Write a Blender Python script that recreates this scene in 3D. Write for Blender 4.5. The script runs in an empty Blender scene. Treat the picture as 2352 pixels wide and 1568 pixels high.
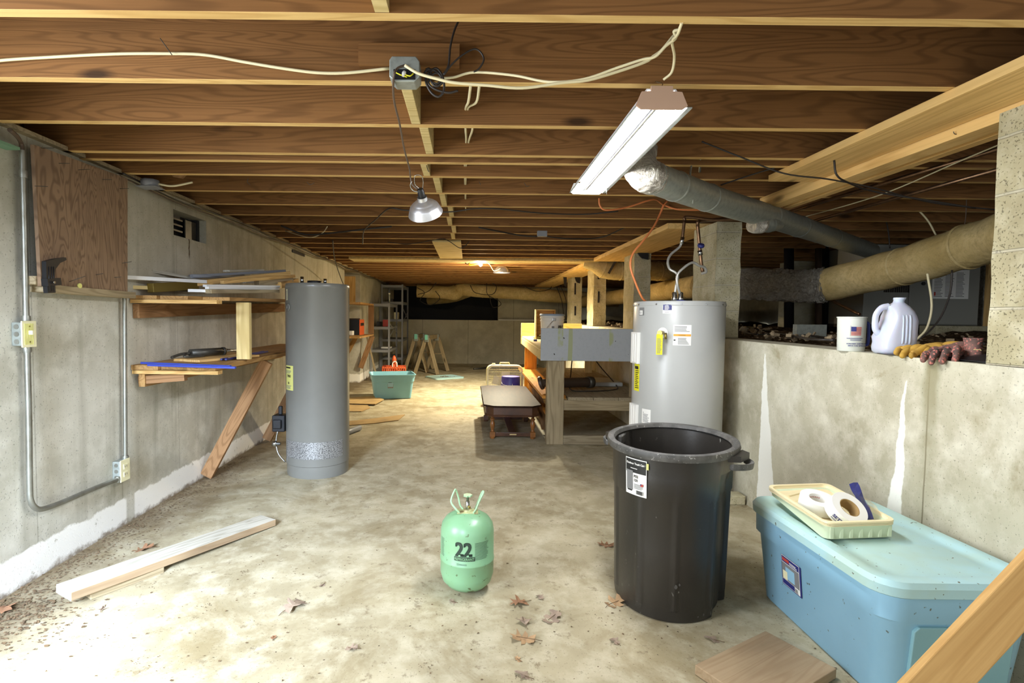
import bpy, bmesh, math, random
from mathutils import Vector, Matrix, Quaternion
random.seed(7)
S = bpy.context.scene
COL = S.collection
PI = math.pi

# ---------------- camera ----------------
FPX, TILT, ROLL, CH, PPX, PPY = 1210.0, .0463, .0105, 1.25, 1075.0, 784.0
_fw = Vector((0, math.cos(TILT), -math.sin(TILT)))
_up = Vector((0, math.sin(TILT), math.cos(TILT)))
_rt = Vector((1, 0, 0))
CR = _rt*math.cos(ROLL) + _up*math.sin(ROLL)
CU = -_rt*math.sin(ROLL) + _up*math.cos(ROLL)
CO = Vector((0, 0, CH))
cd = bpy.data.cameras.new('camera'); cam = bpy.data.objects.new('camera', cd); COL.objects.link(cam)
cd.sensor_fit = 'HORIZONTAL'; cd.sensor_width = 36.0; cd.lens = FPX*36.0/2352.0
cd.shift_x = (1176-PPX)/2352.0; cd.shift_y = 0.0
cd.clip_start = .05; cd.clip_end = 60
cam.matrix_world = Matrix(((CR.x, CU.x, -_fw.x, 0), (CR.y, CU.y, -_fw.y, 0), (CR.z, CU.z, -_fw.z, CH), (0, 0, 0, 1)))
S.camera = cam
def pt(px, py, X=None, Y=None, Z=None):
    d = CR*(px-PPX) + CU*(PPY-py) + _fw*FPX
    t = (X/d.x) if X is not None else (Y/d.y if Y is not None else (Z-CH)/d.z)
    return CO + d*t

# ---------------- world, daylight, exposure ----------------
S.view_settings.view_transform = 'Standard'; S.view_settings.look = 'None'
S.view_settings.exposure = 0.14; S.view_settings.gamma = 1.0; S.view_settings.use_curve_mapping = False
w = bpy.data.worlds.new('overcast_daylight'); S.world = w; w.use_nodes = True
w.node_tree.nodes['Background'].inputs[0].default_value = (.93, .97, 1, 1)
w.node_tree.nodes['Background'].inputs[1].default_value = 1.2
def area(name, loc, target, sx, sy, power, col):
    l = bpy.data.lights.new(name, 'AREA'); l.shape = 'RECTANGLE'; l.size = sx; l.size_y = sy; l.energy = power; l.color = col
    o = bpy.data.objects.new(name, l); COL.objects.link(o); o.location = loc
    o.rotation_euler = (Vector(target)-Vector(loc)).to_track_quat('-Z', 'Y').to_euler(); return o
def point(name, loc, power, col, r=.03):
    l = bpy.data.lights.new(name, 'POINT'); l.energy = power; l.color = col; l.shadow_soft_size = r
    o = bpy.data.objects.new(name, l); COL.objects.link(o); o.location = loc; return o
area('side_fill_light', (-2.5, .75, 1.45), (.6, 2.2, .4), 1.0, 1.6, 125, (.86, .92, 1.0))  # unseen lamp added as fill from the left; no side door is known
dl = area('doorway_daylight', (-1.5, -.95, 1.6), (-1.6, 1.95, 0), .9, 1.3, 75, (.66, .79, 1.0)); dl.data.spread = math.radians(56)

# ---------------- materials ----------------
class N:
    def __init__(s, name):
        s.m = bpy.data.materials.new(name); s.m.use_nodes = True; s.t = s.m.node_tree
        s.b = s.t.nodes['Principled BSDF']; s.tc = None
    def nd(s, typ, ins=(), **props):
        n = s.t.nodes.new(typ)
        for k, v in props.items(): setattr(n, k, v)
        for i, v in (ins.items() if isinstance(ins, dict) else enumerate(ins)):
            if v is None: continue
            if isinstance(v, bpy.types.NodeSocket): s.t.links.new(v, n.inputs[i])
            else: n.inputs[i].default_value = v
        return n
    def obj(s, scale=(1, 1, 1), rnd=True):
        tc = s.nd('ShaderNodeTexCoord').outputs['Object']
        if rnd:
            r = s.nd('ShaderNodeObjectInfo').outputs['Random']
            c = s.nd('ShaderNodeCombineXYZ', [s.f('MULTIPLY', r, 37.), s.f('MULTIPLY', r, 91.), s.f('MULTIPLY', r, 53.)]).outputs[0]
            tc = s.nd('ShaderNodeVectorMath', [tc, c], operation='ADD').outputs[0]
        return s.nd('ShaderNodeMapping', {0: tc, 3: scale}).outputs[0]
    def sep(s, v): return s.nd('ShaderNodeSeparateXYZ', [v]).outputs
    def f(s, op, a, b=None, c=None):
        return s.nd('ShaderNodeMath', [a, b, c], operation=op).outputs[0]
    def noise(s, v, sc, det=3., rough=.55, dist=0.):
        n = s.nd('ShaderNodeTexNoise', {'Vector': v, 'Scale': sc, 'Detail': det, 'Roughness': rough, 'Distortion': dist}); return n.outputs[0]
    def vor(s, v, sc): return s.nd('ShaderNodeTexVoronoi', {'Vector': v, 'Scale': sc}).outputs[0]
    def mr(s, v, a, b, c=0., d=1.): return s.nd('ShaderNodeMapRange', [v, a, b, c, d]).outputs[0]
    def mix(s, fac, a, b):
        n = s.nd('ShaderNodeMix', data_type='RGBA')
        for i, v in ((0, fac), (6, a), (7, b)):
            if isinstance(v, bpy.types.NodeSocket): s.t.links.new(v, n.inputs[i])
            else: n.inputs[i].default_value = v if i == 0 else (*v, 1)
        return n.outputs[2]
    def out(s, col=None, rough=None, metal=None, bump=None, bs=.3, bd=.01, spec=None):
        for k, v in (('Base Color', col), ('Roughness', rough), ('Metallic', metal), ('Specular IOR Level', spec)):
            if v is None: continue
            if isinstance(v, bpy.types.NodeSocket): s.t.links.new(v, s.b.inputs[k])
            else: s.b.inputs[k].default_value = (*v, 1) if k == 'Base Color' else v
        if bump is not None:
            n = s.nd('ShaderNodeBump', {'Strength': bs, 'Distance': bd, 'Height': bump}); s.t.links.new(n.outputs[0], s.b.inputs['Normal'])
        return s.m
def srgb(h):
    v = [int(h[i:i+2], 16)/255 for i in (0, 2, 4)]
    return tuple(c/12.92 if c <= .04045 else ((c+.055)/1.055)**2.4 for c in v)
def wood(name, light, dark, kn=True, xs=.5, ys=6., rings=60., grime=.25, rough=.75, con=.5):
    n = N(name); v = n.obj((xs, ys, ys))
    a = n.noise(v, 1., 2., .5, .25)
    s_ = n.f('SINE', n.f('MULTIPLY', a, rings*2))
    line = n.mr(s_, .1, 1.)
    fine = n.noise(n.obj((2., 90., 90.)), 1., 2.)
    c = n.mix(n.f('MULTIPLY', line, con), light, dark)
    c = n.mix(n.f('MULTIPLY', n.mr(fine, .45, .75), .35), c, dark)
    g = n.noise(n.obj((1.2, 2.5, 2.5)), 1.3, 4.)
    c = n.mix(n.f('MULTIPLY', n.mr(g, .5, .75), grime), c, tuple(k*.35 for k in dark))
    if kn:
        k = n.vor(n.obj((1.6, 5.2, 5.2)), 1.)
        c = n.mix(n.mr(k, .05, .13, .85, 0.), c, tuple(q*.22 for q in dark))
    return n.out(c, rough, bump=n.f('ADD', fine, n.f('MULTIPLY', line, .3)), bs=.15, bd=.004, spec=.25)
def flat(name, c, rough=.5, metal=0., c2=None, sc=6., amt=.6, speck=None, ssc=60., bs=0., spec=.5, thr=.62):
    n = N(name); v = n.obj()
    col = c
    nz = n.noise(v, sc, 4.)
    if c2: col = n.mix(n.f('MULTIPLY', n.mr(nz, .42, .66), amt), c, c2)
    if speck:
        s_ = n.noise(v, ssc, 2.)
        col = n.mix(n.mr(s_, thr, thr+.04), col, speck)
    return n.out(col, rough, metal, bump=nz if bs else None, bs=bs, spec=spec)
def concrete(n, v, base, dark, light, sc=1., pits=True):
    a = n.noise(v, 1.3*sc, 5., .6); b = n.noise(v, 7*sc, 5., .65)
    c = n.mix(n.mr(a, .35, .68), base, dark)
    c = n.mix(n.f('MULTIPLY', n.mr(b, .45, .7), .7), c, light)
    p = n.noise(v, 120*sc, 2., .5)
    q = n.noise(v, 40*sc, 3., .65)
    if pits:
        c = n.mix(n.f('MULTIPLY', n.mr(p, .655, .70), .5), c, tuple(k*.35 for k in dark))
        c = n.mix(n.f('MULTIPLY', n.mr(q, .67, .72), .4), c, tuple(k*.4 for k in dark))
    h = n.f('SUBTRACT', n.f('MULTIPLY', b, .5), n.f('MULTIPLY', n.mr(p, .62, .7), 1.2))
    return c, h
M = {}
# floor
n = N('floor_concrete'); v = n.obj(rnd=False)
c, h = concrete(n, v, srgb('b9ae90'), srgb('8c8165'), srgb('cdc5ac'))
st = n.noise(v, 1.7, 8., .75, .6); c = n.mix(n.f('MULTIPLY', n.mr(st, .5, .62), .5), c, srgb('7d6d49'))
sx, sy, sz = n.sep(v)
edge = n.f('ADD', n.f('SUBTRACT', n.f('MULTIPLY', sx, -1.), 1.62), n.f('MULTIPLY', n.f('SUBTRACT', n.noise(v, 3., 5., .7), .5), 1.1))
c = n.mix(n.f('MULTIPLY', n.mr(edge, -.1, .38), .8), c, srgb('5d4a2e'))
dirt = n.noise(v, 11., 6., .75); c = n.mix(n.f('MULTIPLY', n.mr(dirt, .58, .66), .65), c, srgb('6f6148'))
fl = n.noise(v, 48., 3., .6); c = n.mix(n.mr(fl, .70, .72), c, srgb('3c3123'))
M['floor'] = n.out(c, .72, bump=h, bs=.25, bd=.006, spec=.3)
# left wall
n = N('left_wall_concrete'); v = n.obj(rnd=False)
c, h = concrete(n, v, srgb('d0cdbf'), srgb('aba795'), srgb('dddacd'))
sx, sy, sz = n.sep(v)
vs = n.noise(n.nd('ShaderNodeMapping', {0: v, 3: (1, 9, .5)}).outputs[0], 1., 3.)
c = n.mix(n.f('MULTIPLY', n.mr(vs, .5, .7), .35), c, srgb('6f6a50'))
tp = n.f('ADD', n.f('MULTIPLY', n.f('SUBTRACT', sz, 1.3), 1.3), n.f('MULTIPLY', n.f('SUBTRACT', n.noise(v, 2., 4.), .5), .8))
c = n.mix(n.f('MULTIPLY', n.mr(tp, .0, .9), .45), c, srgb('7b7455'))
seam = n.f('ABSOLUTE', n.f('SUBTRACT', n.f('FRACT', n.f('DIVIDE', sy, .61)), .5))
c = n.mix(n.f('MULTIPLY', n.mr(seam, .493, .498), .35), c, srgb('5a543f'))
wb = n.f('ABSOLUTE', n.f('SUBTRACT', n.f('SUBTRACT', sy, 3.83), n.f('MULTIPLY', n.f('SUBTRACT', n.noise(v, 12., 3.), .5), .04)))
c = n.mix(n.f('MULTIPLY', n.f('MULTIPLY', n.mr(wb, .004, .010, 1., 0.), n.mr(sz, 1.64, 1.68)), n.mr(sz, 1.79, 1.80, 1., 0.)), c, srgb('4a3420'))
bn = n.f('SUBTRACT', .165, n.f('ADD', sz, n.f('MULTIPLY', n.f('SUBTRACT', n.noise(v, 7., 4., .7), .5), .09)))
gap = n.f('ABSOLUTE', n.f('SUBTRACT', sy, 3.12))
bm_ = n.f('MULTIPLY', n.mr(bn, 0, .012), n.mr(gap, .03, .045))
bm_ = n.f('MULTIPLY', bm_, n.mr(n.noise(v, 16., 4., .7), .30, .36))
c = n.mix(n.f('MULTIPLY', bm_, .97), c, srgb('faf8f0'))
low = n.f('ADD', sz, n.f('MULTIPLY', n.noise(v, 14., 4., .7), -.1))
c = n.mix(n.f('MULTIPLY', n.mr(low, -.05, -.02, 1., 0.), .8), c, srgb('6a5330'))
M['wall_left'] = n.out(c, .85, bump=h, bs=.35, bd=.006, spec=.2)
# right wall with repaired cracks
n = N('right_wall_concrete'); v = n.obj(rnd=False)
c, h = concrete(n, v, srgb('c8c3ac'), srgb('a29b83'), srgb('dcd7c4'))
sx, sy, sz = n.sep(v)
st = n.noise(v, 2.2, 6., .7, .6); c = n.mix(n.f('MULTIPLY', n.mr(st, .56, .68), .55), c, srgb('81734c'))
st = n.noise(v, 3.2, 6., .65, .3); c = n.mix(n.f('MULTIPLY', n.mr(st, .56, .72), .5), c, srgb('e2dfd0'))
def streak(c, y0, top, wb, slant, seed):
    nn = n.noise(n.nd('ShaderNodeMapping', {0: v, 1: (0, seed, 0), 3: (1, 1, 2.2)}).outputs[0], 1.7, 5., .6)
    d = n.f('ABSOLUTE', n.f('SUBTRACT', n.f('SUBTRACT', sy, y0), n.f('ADD', n.f('MULTIPLY', n.f('SUBTRACT', nn, .5), .09), n.f('MULTIPLY', n.f('SUBTRACT', sz, .7), slant))))
    wd = n.f('MULTIPLY', n.mr(sz, 0., top, 1., .08), wb)
    m = n.f('MULTIPLY', n.mr(n.f('SUBTRACT', wd, d), 0., .006), n.mr(sz, top-.01, top, 1., 0.))
    return n.mix(m, c, srgb('efeee4'))
c = streak(c, 3.34, 1.04, .11, .07, 0); c = streak(c, 2.285, 1.0, .065, -.05, 5)
for y0 in (2.16, 3.9): 
    d = n.f('ABSOLUTE', n.f('SUBTRACT', n.f('SUBTRACT', sy, y0), n.f('MULTIPLY', n.f('SUBTRACT', n.noise(v, 3., 3.), .5), .015)))
    c = n.mix(n.mr(d, .002, .005, .75, 0.), c, srgb('6a634c'))
d = n.f('ABSOLUTE', n.f('SUBTRACT', sy, 2.15))
c = n.mix(n.f('MULTIPLY', n.mr(n.f('ADD', d, n.f('MULTIPLY', n.noise(v, 9., 4.), .05)), .045, .075, 1., 0.), n.mr(sz, .5, 1.1)), c, srgb('8d8668'))
M['wall_right'] = n.out(c, .85, bump=h, bs=.4, bd=.006, spec=.2)
n = N('back_wall_concrete'); v = n.obj(rnd=False)
c, h = concrete(n, v, srgb('cfcab2'), srgb('a59f87'), srgb('dad5be'), .5)
sx, sy, sz = n.sep(v); seam = n.f('ABSOLUTE', n.f('SUBTRACT', n.f('FRACT', n.f('DIVIDE', sx, 1.22)), .5))
c = n.mix(n.f('MULTIPLY', n.mr(seam, .49, .497), .45), c, srgb('5a543f'))
M['wall_back'] = n.out(c, .9, bump=h, bs=.3, spec=.15)
n = N('concrete_block'); v = n.obj()
c, h = concrete(n, v, srgb('c0b795'), srgb('9b9274'), srgb('d0cab0'), 1.)
oz = n.sep(n.nd('ShaderNodeTexCoord').outputs['Object'])[2]
mj = n.f('ABSOLUTE', n.f('SUBTRACT', n.f('FRACT', n.f('DIVIDE', oz, .203)), .5))
c = n.mix(n.f('MULTIPLY', n.mr(mj, .468, .48), .3), c, srgb('d3cfbf'))
M['block'] = n.out(c, .95, bump=n.f('ADD', h, n.f('MULTIPLY', n.mr(mj, .47, .485), -1.)), bs=.8, bd=.006, spec=.1)
# lumber
M['joist'] = wood('aged_joist_pine', srgb('865d33'), srgb('5a3b1a'), rings=85., con=.5)
M['joist_edge'] = wood('sawn_joist_edge_lit', srgb('dcb877'), srgb('b98e50'), kn=False, grime=.1)  # pale sawn edge, lightened as well for light striking from below
M['pine'] = wood('yellow_pine', srgb('d6b071'), srgb('a97c40'), grime=.12)
M['pinelite'] = wood('pale_pine', srgb('dcc68c'), srgb('ad9050'), kn=False, grime=.12)
M['plate'] = wood('beam_pine', srgb('e6bf7c'), srgb('bd8f4c'), grime=.15, rings=40., con=.4)
M['oldwood'] = wood('weathered_lumber', srgb('ab9a7a'), srgb('75664a'), grime=.35)
M['shelfwood'] = wood('dusty_shelf_lumber', srgb('b18a56'), srgb('7c5830'), grime=.35)
M['redwood'] = wood('reddish_brace_lumber', srgb('9c7650'), srgb('6e4e2e'), grime=.35)
M['orangewood'] = wood('orange_lumber', srgb('cf8f3c'), srgb('9c6224'), grime=.2)
M['stud'] = wood('golden_stud_lumber', srgb('c9a166'), srgb('a67b42'), grime=.2, con=.3)
M['benchwood'] = wood('dusty_grey_bench_lumber', srgb('a3957a'), srgb('74664c'), grime=.35)
M['greytop'] = wood('greyed_plank_face', srgb('c8c3b4'), srgb('8f8873'), grime=.3, kn=False)
M['boardwood'] = wood('stained_board', srgb('a28c6e'), srgb('84694c'), grime=.5, con=.3)
M['subfloor'] = wood('subfloor_boards', srgb('694a29'), srgb('432a13'))
n = N('rotary_cut_plywood'); v = n.obj((2., 6., 1.1))
a = n.noise(v, 1., 2.5, .5, 1.6); s_ = n.mr(n.f('SINE', n.f('MULTIPLY', a, 120.)), -.2, 1.)
c = n.mix(n.f('MULTIPLY', s_, .6), srgb('947a60'), srgb('5c4634'))
c = n.mix(n.f('MULTIPLY', n.mr(n.noise(n.obj(), 3., 4.), .45, .7), .4), c, srgb('6e5847'))
M['ply'] = n.out(c, .75, spec=.25)
M['dresser'] = flat('dark_stained_walnut', srgb('5a3a26'), .32, c2=srgb('38241a'), sc=5., amt=.8)
n = N('dark_table_top'); a = n.noise(n.obj((9., 1., 3.)), 4., 5., .6)
M['tabletop'] = n.out(n.mix(n.mr(a, .35, .65), srgb('3f281c'), srgb('22150f')), .5, spec=.12)
M['turned'] = flat('honey_turned_leg', srgb('8d5a2b'), .3, c2=srgb('5c3518'), sc=9.)
# plastics and metals
M['tote'] = flat('pale_blue_plastic', srgb('8fbdd6'), .42, c2=srgb('86b2ca'), sc=3., speck=srgb('5a5f55'), ssc=42., thr=.71)
M['lid'] = flat('dusty_blue_plastic_lid', srgb('add4da'), .5, c2=srgb('b0c8b4'), sc=3.5, amt=.7, speck=srgb('5c5a4a'), ssc=55., thr=.70)
M['tote2'] = flat('aqua_plastic', srgb('7fb4c2'), .42, c2=srgb('74a6b2'), sc=3.)
n = N('scuffed_black_plastic'); v = n.obj()
sc1 = n.noise(n.nd('ShaderNodeMapping', {0: v, 3: (30, 30, 12)}).outputs[0], 1., 3., .7)
M['can'] = n.out(n.mix(n.mr(sc1, .69, .74), srgb('2b2824'), srgb('77756e')), .38, bump=n.noise(v, 90., 2.), bs=.04, spec=.55)
M['canrim'] = flat('worn_grey_black_rim', srgb('43423f'), .55, c2=srgb('6c6a66'), sc=14., amt=.7, speck=srgb('9c9a95'), ssc=80., thr=.66)
M['greypaint'] = flat('grey_heater_enamel', srgb('77766f'), .28, c2=srgb('6a6963'), sc=2., amt=.6)
M['whitepaint'] = flat('light_grey_heater_enamel', srgb('b0b1ae'), .33, c2=srgb('a7a8a5'), sc=2.)
M['white'] = flat('white_paint', srgb('ecebe6'), .5)
M['offwhite'] = flat('ivory_plastic', srgb('e9e2b8'), .45)
M['black'] = flat('black_plastic', srgb('17171a'), .4)
M['voiddark'] = flat('painted_void_dark', srgb('121214'), .6, c2=srgb('1f1f20'), sc=2.)
M['steel'] = flat('bright_steel', srgb('b9bab8'), .25, 1.)
M['alu'] = flat('spun_aluminium', srgb('d8d8da'), .34, .85, c2=srgb('b0b0b0'), sc=8.)
M['galv'] = flat('galvanised_steel', srgb('a3a8a0'), .42, .45, c2=srgb('878c84'), sc=40., amt=.6)
M['hose'] = flat('braided_silver_hose', srgb('c4c2ba'), .3, .5)
M['conduit'] = flat('dull_conduit_metal', srgb('9a9a90'), .42, .8, c2=srgb('7c7768'), sc=12.)
M['greyshelf'] = flat('grey_painted_steel', srgb('85878b'), .45)
M['mesh'] = None
n = N('perforated_grille'); v = n.obj((1, 1, 1), False)
vv = n.vor(n.nd('ShaderNodeMapping', {0: v, 3: (150, 150, 150)}).outputs[0], 1.)
M['mesh'] = n.out(n.mix(n.mr(vv, .3, .5), srgb('3f3f3f'), srgb('a7a7a5')), .4, .5)
n = N('crumpled_foil'); v = n.obj((1, 1, 1), False); a = n.noise(v, 20., 6., .7, 2.2)
M['foil'] = n.out(n.mix(n.mr(a, .4, .7), srgb('dcd6c8'), srgb('9d9280')), .34, .55, bump=a, bs=1., bd=.05)
n = N('insulation_paper'); v = n.obj((1, 1, 1), False); a = n.noise(v, 3., 5., .6); b = n.noise(v, 30., 5., .7)
M['duct'] = n.out(n.mix(n.f('MULTIPLY', n.mr(b, .45, .7), .6), n.mix(n.mr(a, .35, .65), srgb('dfc890'), srgb('c0a76c')), srgb('a48d58')), .6, bump=n.noise(v, 5., 5., .7), bs=.6, bd=.03)
n = N('crawlspace_soil'); v = n.obj(rnd=False); a = n.noise(v, 14., 7., .75); b = n.vor(v, 34.)
M['dirt'] = n.out(n.mix(n.mr(b, .0, .5), n.mix(n.mr(a, .35, .65), srgb('b39c78'), srgb('70593c')), srgb('503e2a')), .95, bump=n.f('SUBTRACT', a, b), bs=1., bd=.03, spec=.1)
n = N('green_tank_paint'); v = n.obj(rnd=False); sx, sy, sz = n.sep(v)
r1 = n.noise(v, 30., 5., .7); r2 = n.noise(v, 9., 4., .6)
lowr = n.mr(sz, .02, .12, .10, 0.)
c = n.mix(n.f('MULTIPLY', n.mr(r2, .45, .7), .35), srgb('7eaa82'), srgb('769a66'))
c = n.mix(n.mr(n.f('ADD', r1, lowr), .64, .68), c, srgb('4f5a35'))
M['green'] = n.out(c, .33, spec=.5)
M['greenmetal'] = flat('green_coated_wire', srgb('a8d4a8'), .4, c2=srgb('8c9a70'), sc=30.)
M['rustyplate'] = flat('rust_spotted_plate', srgb('b9bf8c'), .6, c2=srgb('7c5c34'), sc=45., amt=.9)
n = N('grey_painted_board'); v = n.obj(rnd=False); sx, sy, sz = n.sep(v)
dr = n.noise(n.nd('ShaderNodeMapping', {0: v, 3: (13, 1, .6)}).outputs[0], 1., 2., .4)
c = n.mix(n.f('MULTIPLY', n.mr(n.noise(v, 30., 5., .7), .5, .7), .3), srgb('adb1b5'), srgb('8f9498'))
c = n.mix(n.f('MULTIPLY', n.mr(dr, .60, .64), n.mr(n.noise(v, 5., 3.), .42, .5)), c, srgb('a4a982'))
sp = n.noise(v, 24., 1.); c = n.mix(n.mr(sp, .74, .76), c, srgb('3c3a36'))
M['greyboard'] = n.out(c, .5)
M['wire'] = flat('cream_cable_sheath', srgb('d9cda4'), .5)
M['darkwire'] = flat('dark_cable_sheath', srgb('2b241e'), .5)
M['brownwire'] = flat('brown_lamp_cord', srgb('5a4a3c'), .5)
M['orange'] = flat('orange_cable', srgb('d9814a'), .45)
M['blue'] = flat('blue_plastic_strip', srgb('2f3f96'), .4)
M['navy'] = flat('navy_print', srgb('2a2f6e'), .5)
M['purple'] = flat('violet_plastic', srgb('4a3f9a'), .4, c2=srgb('8078b8'), sc=9., amt=.4)
M['yellow'] = flat('yellow_label', srgb('e8e22a'), .5)
M['paleyellow'] = flat('pale_yellow_label', srgb('d8d67c'), .5)
M['ink'] = flat('black_ink', srgb('1c1c1c'), .5)
M['inkgreen'] = flat('dark_green_ink', srgb('26382c'), .5)
M['inkgrey'] = flat('grey_ink', srgb('7b7b7b'), .5)
M['red'] = flat('red_ink', srgb('b8463c'), .5)
M['amber'] = flat('amber_strip', srgb('e2a53a'), .5)
M['skyblue'] = flat('sky_blue_print', srgb('8fb9cf'), .5)
M['crate'] = flat('orange_crate_plastic', srgb('dd6434'), .45)
M['beige'] = flat('cream_tray_plastic', srgb('efe0b4'), .4)
M['palegreen'] = flat('pale_green_tray_plastic', srgb('cfdab8'), .4)
M['fan'] = flat('cream_fan_plastic', srgb('efe6b0'), .45)
n = N('milky_polyethylene'); M['jug'] = n.out(srgb('dfe3f4'), .35); n.b.inputs['Transmission Weight'].default_value = .25; n.b.inputs['Subsurface Weight'].default_value = .2
n = N('clear_film'); M['film'] = n.out(srgb('f6f2ea'), .12); n.b.inputs['Transmission Weight'].default_value = .95; n.b.inputs['Alpha'].default_value = .55
M['cup'] = flat('frosted_cup_plastic', srgb('d6d8cc'), .4)
M['glovey'] = flat('yellow_work_leather', srgb('b9913a'), .8, c2=srgb('8a6a30'), sc=20., bs=.3)
n = N('dotted_knit'); v = n.obj(); dd = n.vor(v, 105.)
c = n.mix(n.mr(n.noise(v, 12., 3.), .4, .65), srgb('7c5c52'), srgb('453c38'))
M['glover'] = n.out(n.mix(n.mr(dd, .3, .4, 1., 0.), c, srgb('c07468')), .9)
M['cardboard'] = flat('dusty_cardboard', srgb('b0925e'), .85, c2=srgb('8a6e44'), sc=5.)
M['leafa'] = flat('rust_oak_leaf', srgb('946a4a'), .8, c2=srgb('6c4e38'), sc=25.)
M['leafb'] = flat('grey_brown_oak_leaf', srgb('9a8672'), .85, c2=srgb('75655a'), sc=25.)
M['leafc'] = flat('tan_oak_leaf', srgb('b08f68'), .85, c2=srgb('8b6f50'), sc=25.)
M['litter'] = flat('crumbled_leaf_litter', srgb('6a543a'), .9, c2=srgb('3d2f22'), sc=40.)
M['darkmetal'] = flat('dark_oily_metal', srgb('55524a'), .4, .6, c2=srgb('332f2a'), sc=14.)
M['brass'] = flat('tarnished_brass', srgb('9c8a4c'), .35, .9)
M['copper'] = flat('tarnished_copper', srgb('8a6a4e'), .35, .85, c2=srgb('5e4a3a'), sc=18.)
M['greensteel'] = flat('green_enamel_panel', srgb('6f9478'), .5)
M['aqua'] = flat('aqua_paint', srgb('86d8c4'), .5)
M['brownpot'] = flat('brown_pvc', srgb('47382c'), .45)
M['furnace'] = flat('grey_furnace_enamel', srgb('8c8c84'), .5)
def emit(name, col, st):
    n = N(name); n.out(col, .4); n.b.inputs['Emission Color'].default_value = (*col, 1); n.b.inputs['Emission Strength'].default_value = st; return n.m
M['tube'] = emit('lit_fluorescent_glass', (.95, .97, 1.), 150.)
M['bulb'] = emit('lit_bulb_glass', (1., .86, .62), 60.)

# ---------------- builders ----------------
def put(name, bm, mat, parent=None, loc=(0, 0, 0), rot=None, smooth=None, bevel=0):
    bmesh.ops.recalc_face_normals(bm, faces=bm.faces[:])
    me = bpy.data.meshes.new(name); bm.to_mesh(me); bm.free()
    for m_ in (mat if isinstance(mat, (list, tuple)) else [mat]): me.materials.append(m_)
    o = bpy.data.objects.new(name, me); COL.objects.link(o)
    if parent: o.parent = parent
    o.location = loc
    if rot is not None: o.rotation_euler = rot
    if smooth is not None:
        for p in me.polygons: p.use_smooth = True
        me.set_sharp_from_angle(angle=math.radians(smooth))
    if bevel:
        b = o.modifiers.new('bevel', 'BEVEL'); b.width = bevel; b.segments = 2; b.limit_method = 'ANGLE'; b.angle_limit = .6
    return o
def tag(o, label, cat, group=None, kind=None):
    o['label'] = label; o['category'] = cat
    if group: o['group'] = group
    if kind: o['kind'] = kind
    return o
def thing(name, label, cat, loc=(0, 0, 0), rz=0, group=None, rot=None):
    o = bpy.data.objects.new(name, None); COL.objects.link(o); o.location = loc; o.empty_display_size = .1
    o.rotation_euler = rot if rot else (0, 0, rz); return tag(o, label, cat, group)
def struct(o): o['kind'] = 'structure'; return o
def B(bm, x0, x1, y0, y1, z0, z1, mi=0, mat=None):
    vs = [bm.verts.new(Vector(p) if mat is None else mat @ Vector(p)) for p in ((x0,y0,z0),(x1,y0,z0),(x1,y1,z0),(x0,y1,z0),(x0,y0,z1),(x1,y0,z1),(x1,y1,z1),(x0,y1,z1))]
    for f in ((0,3,2,1),(4,5,6,7),(0,1,5,4),(1,2,6,5),(2,3,7,6),(3,0,4,7)):
        fc = bm.faces.new([vs[i] for i in f]); fc.material_index = mi
    return bm
def nb(): return bmesh.new()
def box(*a, **k): return B(nb(), *a, **k)
def frame_dirs(d):
    d = d.normalized(); a = Vector((0, 0, 1)) if abs(d.z) < .9 else Vector((0, 1, 0))
    u = d.cross(a).normalized(); return u, u.cross(d)
def catmull(P, k=6):
    P = [Vector(p) for p in P]
    if len(P) < 3: return P
    out = []
    Q = [P[0]*2-P[1]] + P + [P[-1]*2-P[-2]]
    for i in range(1, len(Q)-2):
        a, b, c, d = Q[i-1:i+3]
        for j in range(k):
            t = j/k; out.append(.5*((2*b)+(c-a)*t+(2*a-5*b+4*c-d)*t*t+(3*b-a-3*c+d)*t**3))
    out.append(P[-1]); return out
def tube(bm, P, r, n=8, sm=6, cap=True, mi=0):
    P = catmull(P, sm) if sm else [Vector(p) for p in P]
    rs = r if callable(r) else (lambda t: r)
    prev = None; u = None; rings = []
    for i, p in enumerate(P):
        d = (P[min(i+1, len(P)-1)]-P[max(i-1, 0)])
        if d.length < 1e-9: d = Vector((0, 0, 1))
        d.normalize()
        if u is None: u, v = frame_dirs(d)
        else:
            u = (u - d*u.dot(d)); u = u.normalized() if u.length > 1e-6 else frame_dirs(d)[0]
            v = u.cross(d)
        R = rs(i/max(1, len(P)-1))
        rings.append([bm.verts.new(p+u*R*math.cos(2*PI*k/n)+v*R*math.sin(2*PI*k/n)) for k in range(n)])
    for a, b in zip(rings, rings[1:]):
        for k in range(n):
            f = bm.faces.new((a[k], a[(k+1) % n], b[(k+1) % n], b[k])); f.material_index = mi; f.smooth = True
    if cap:
        bm.faces.new(rings[0][::-1]).material_index = mi; bm.faces.new(rings[-1]).material_index = mi
    return bm
def lathe(bm, prof, n=32, mi=0, cx=0, cy=0, mat=None, closed=False, sx=1., sy=1.):
    rings = []
    for r, z in prof:
        ring = []
        for k in range(n):
            a = 2*PI*k/n; p = Vector((cx+r*sx*math.cos(a), cy+r*sy*math.sin(a), z))
            ring.append(bm.verts.new(mat @ p if mat else p))
        rings.append(ring)
    for a, b in zip(rings, rings[1:]):
        for k in range(n):
            f = bm.faces.new((a[k], a[(k+1) % n], b[(k+1) % n], b[k])); f.material_index = mi; f.smooth = True
    if not closed:
        bm.faces.new(rings[0][::-1]).material_index = mi; bm.faces.new(rings[-1]).material_index = mi
    return bm
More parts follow.
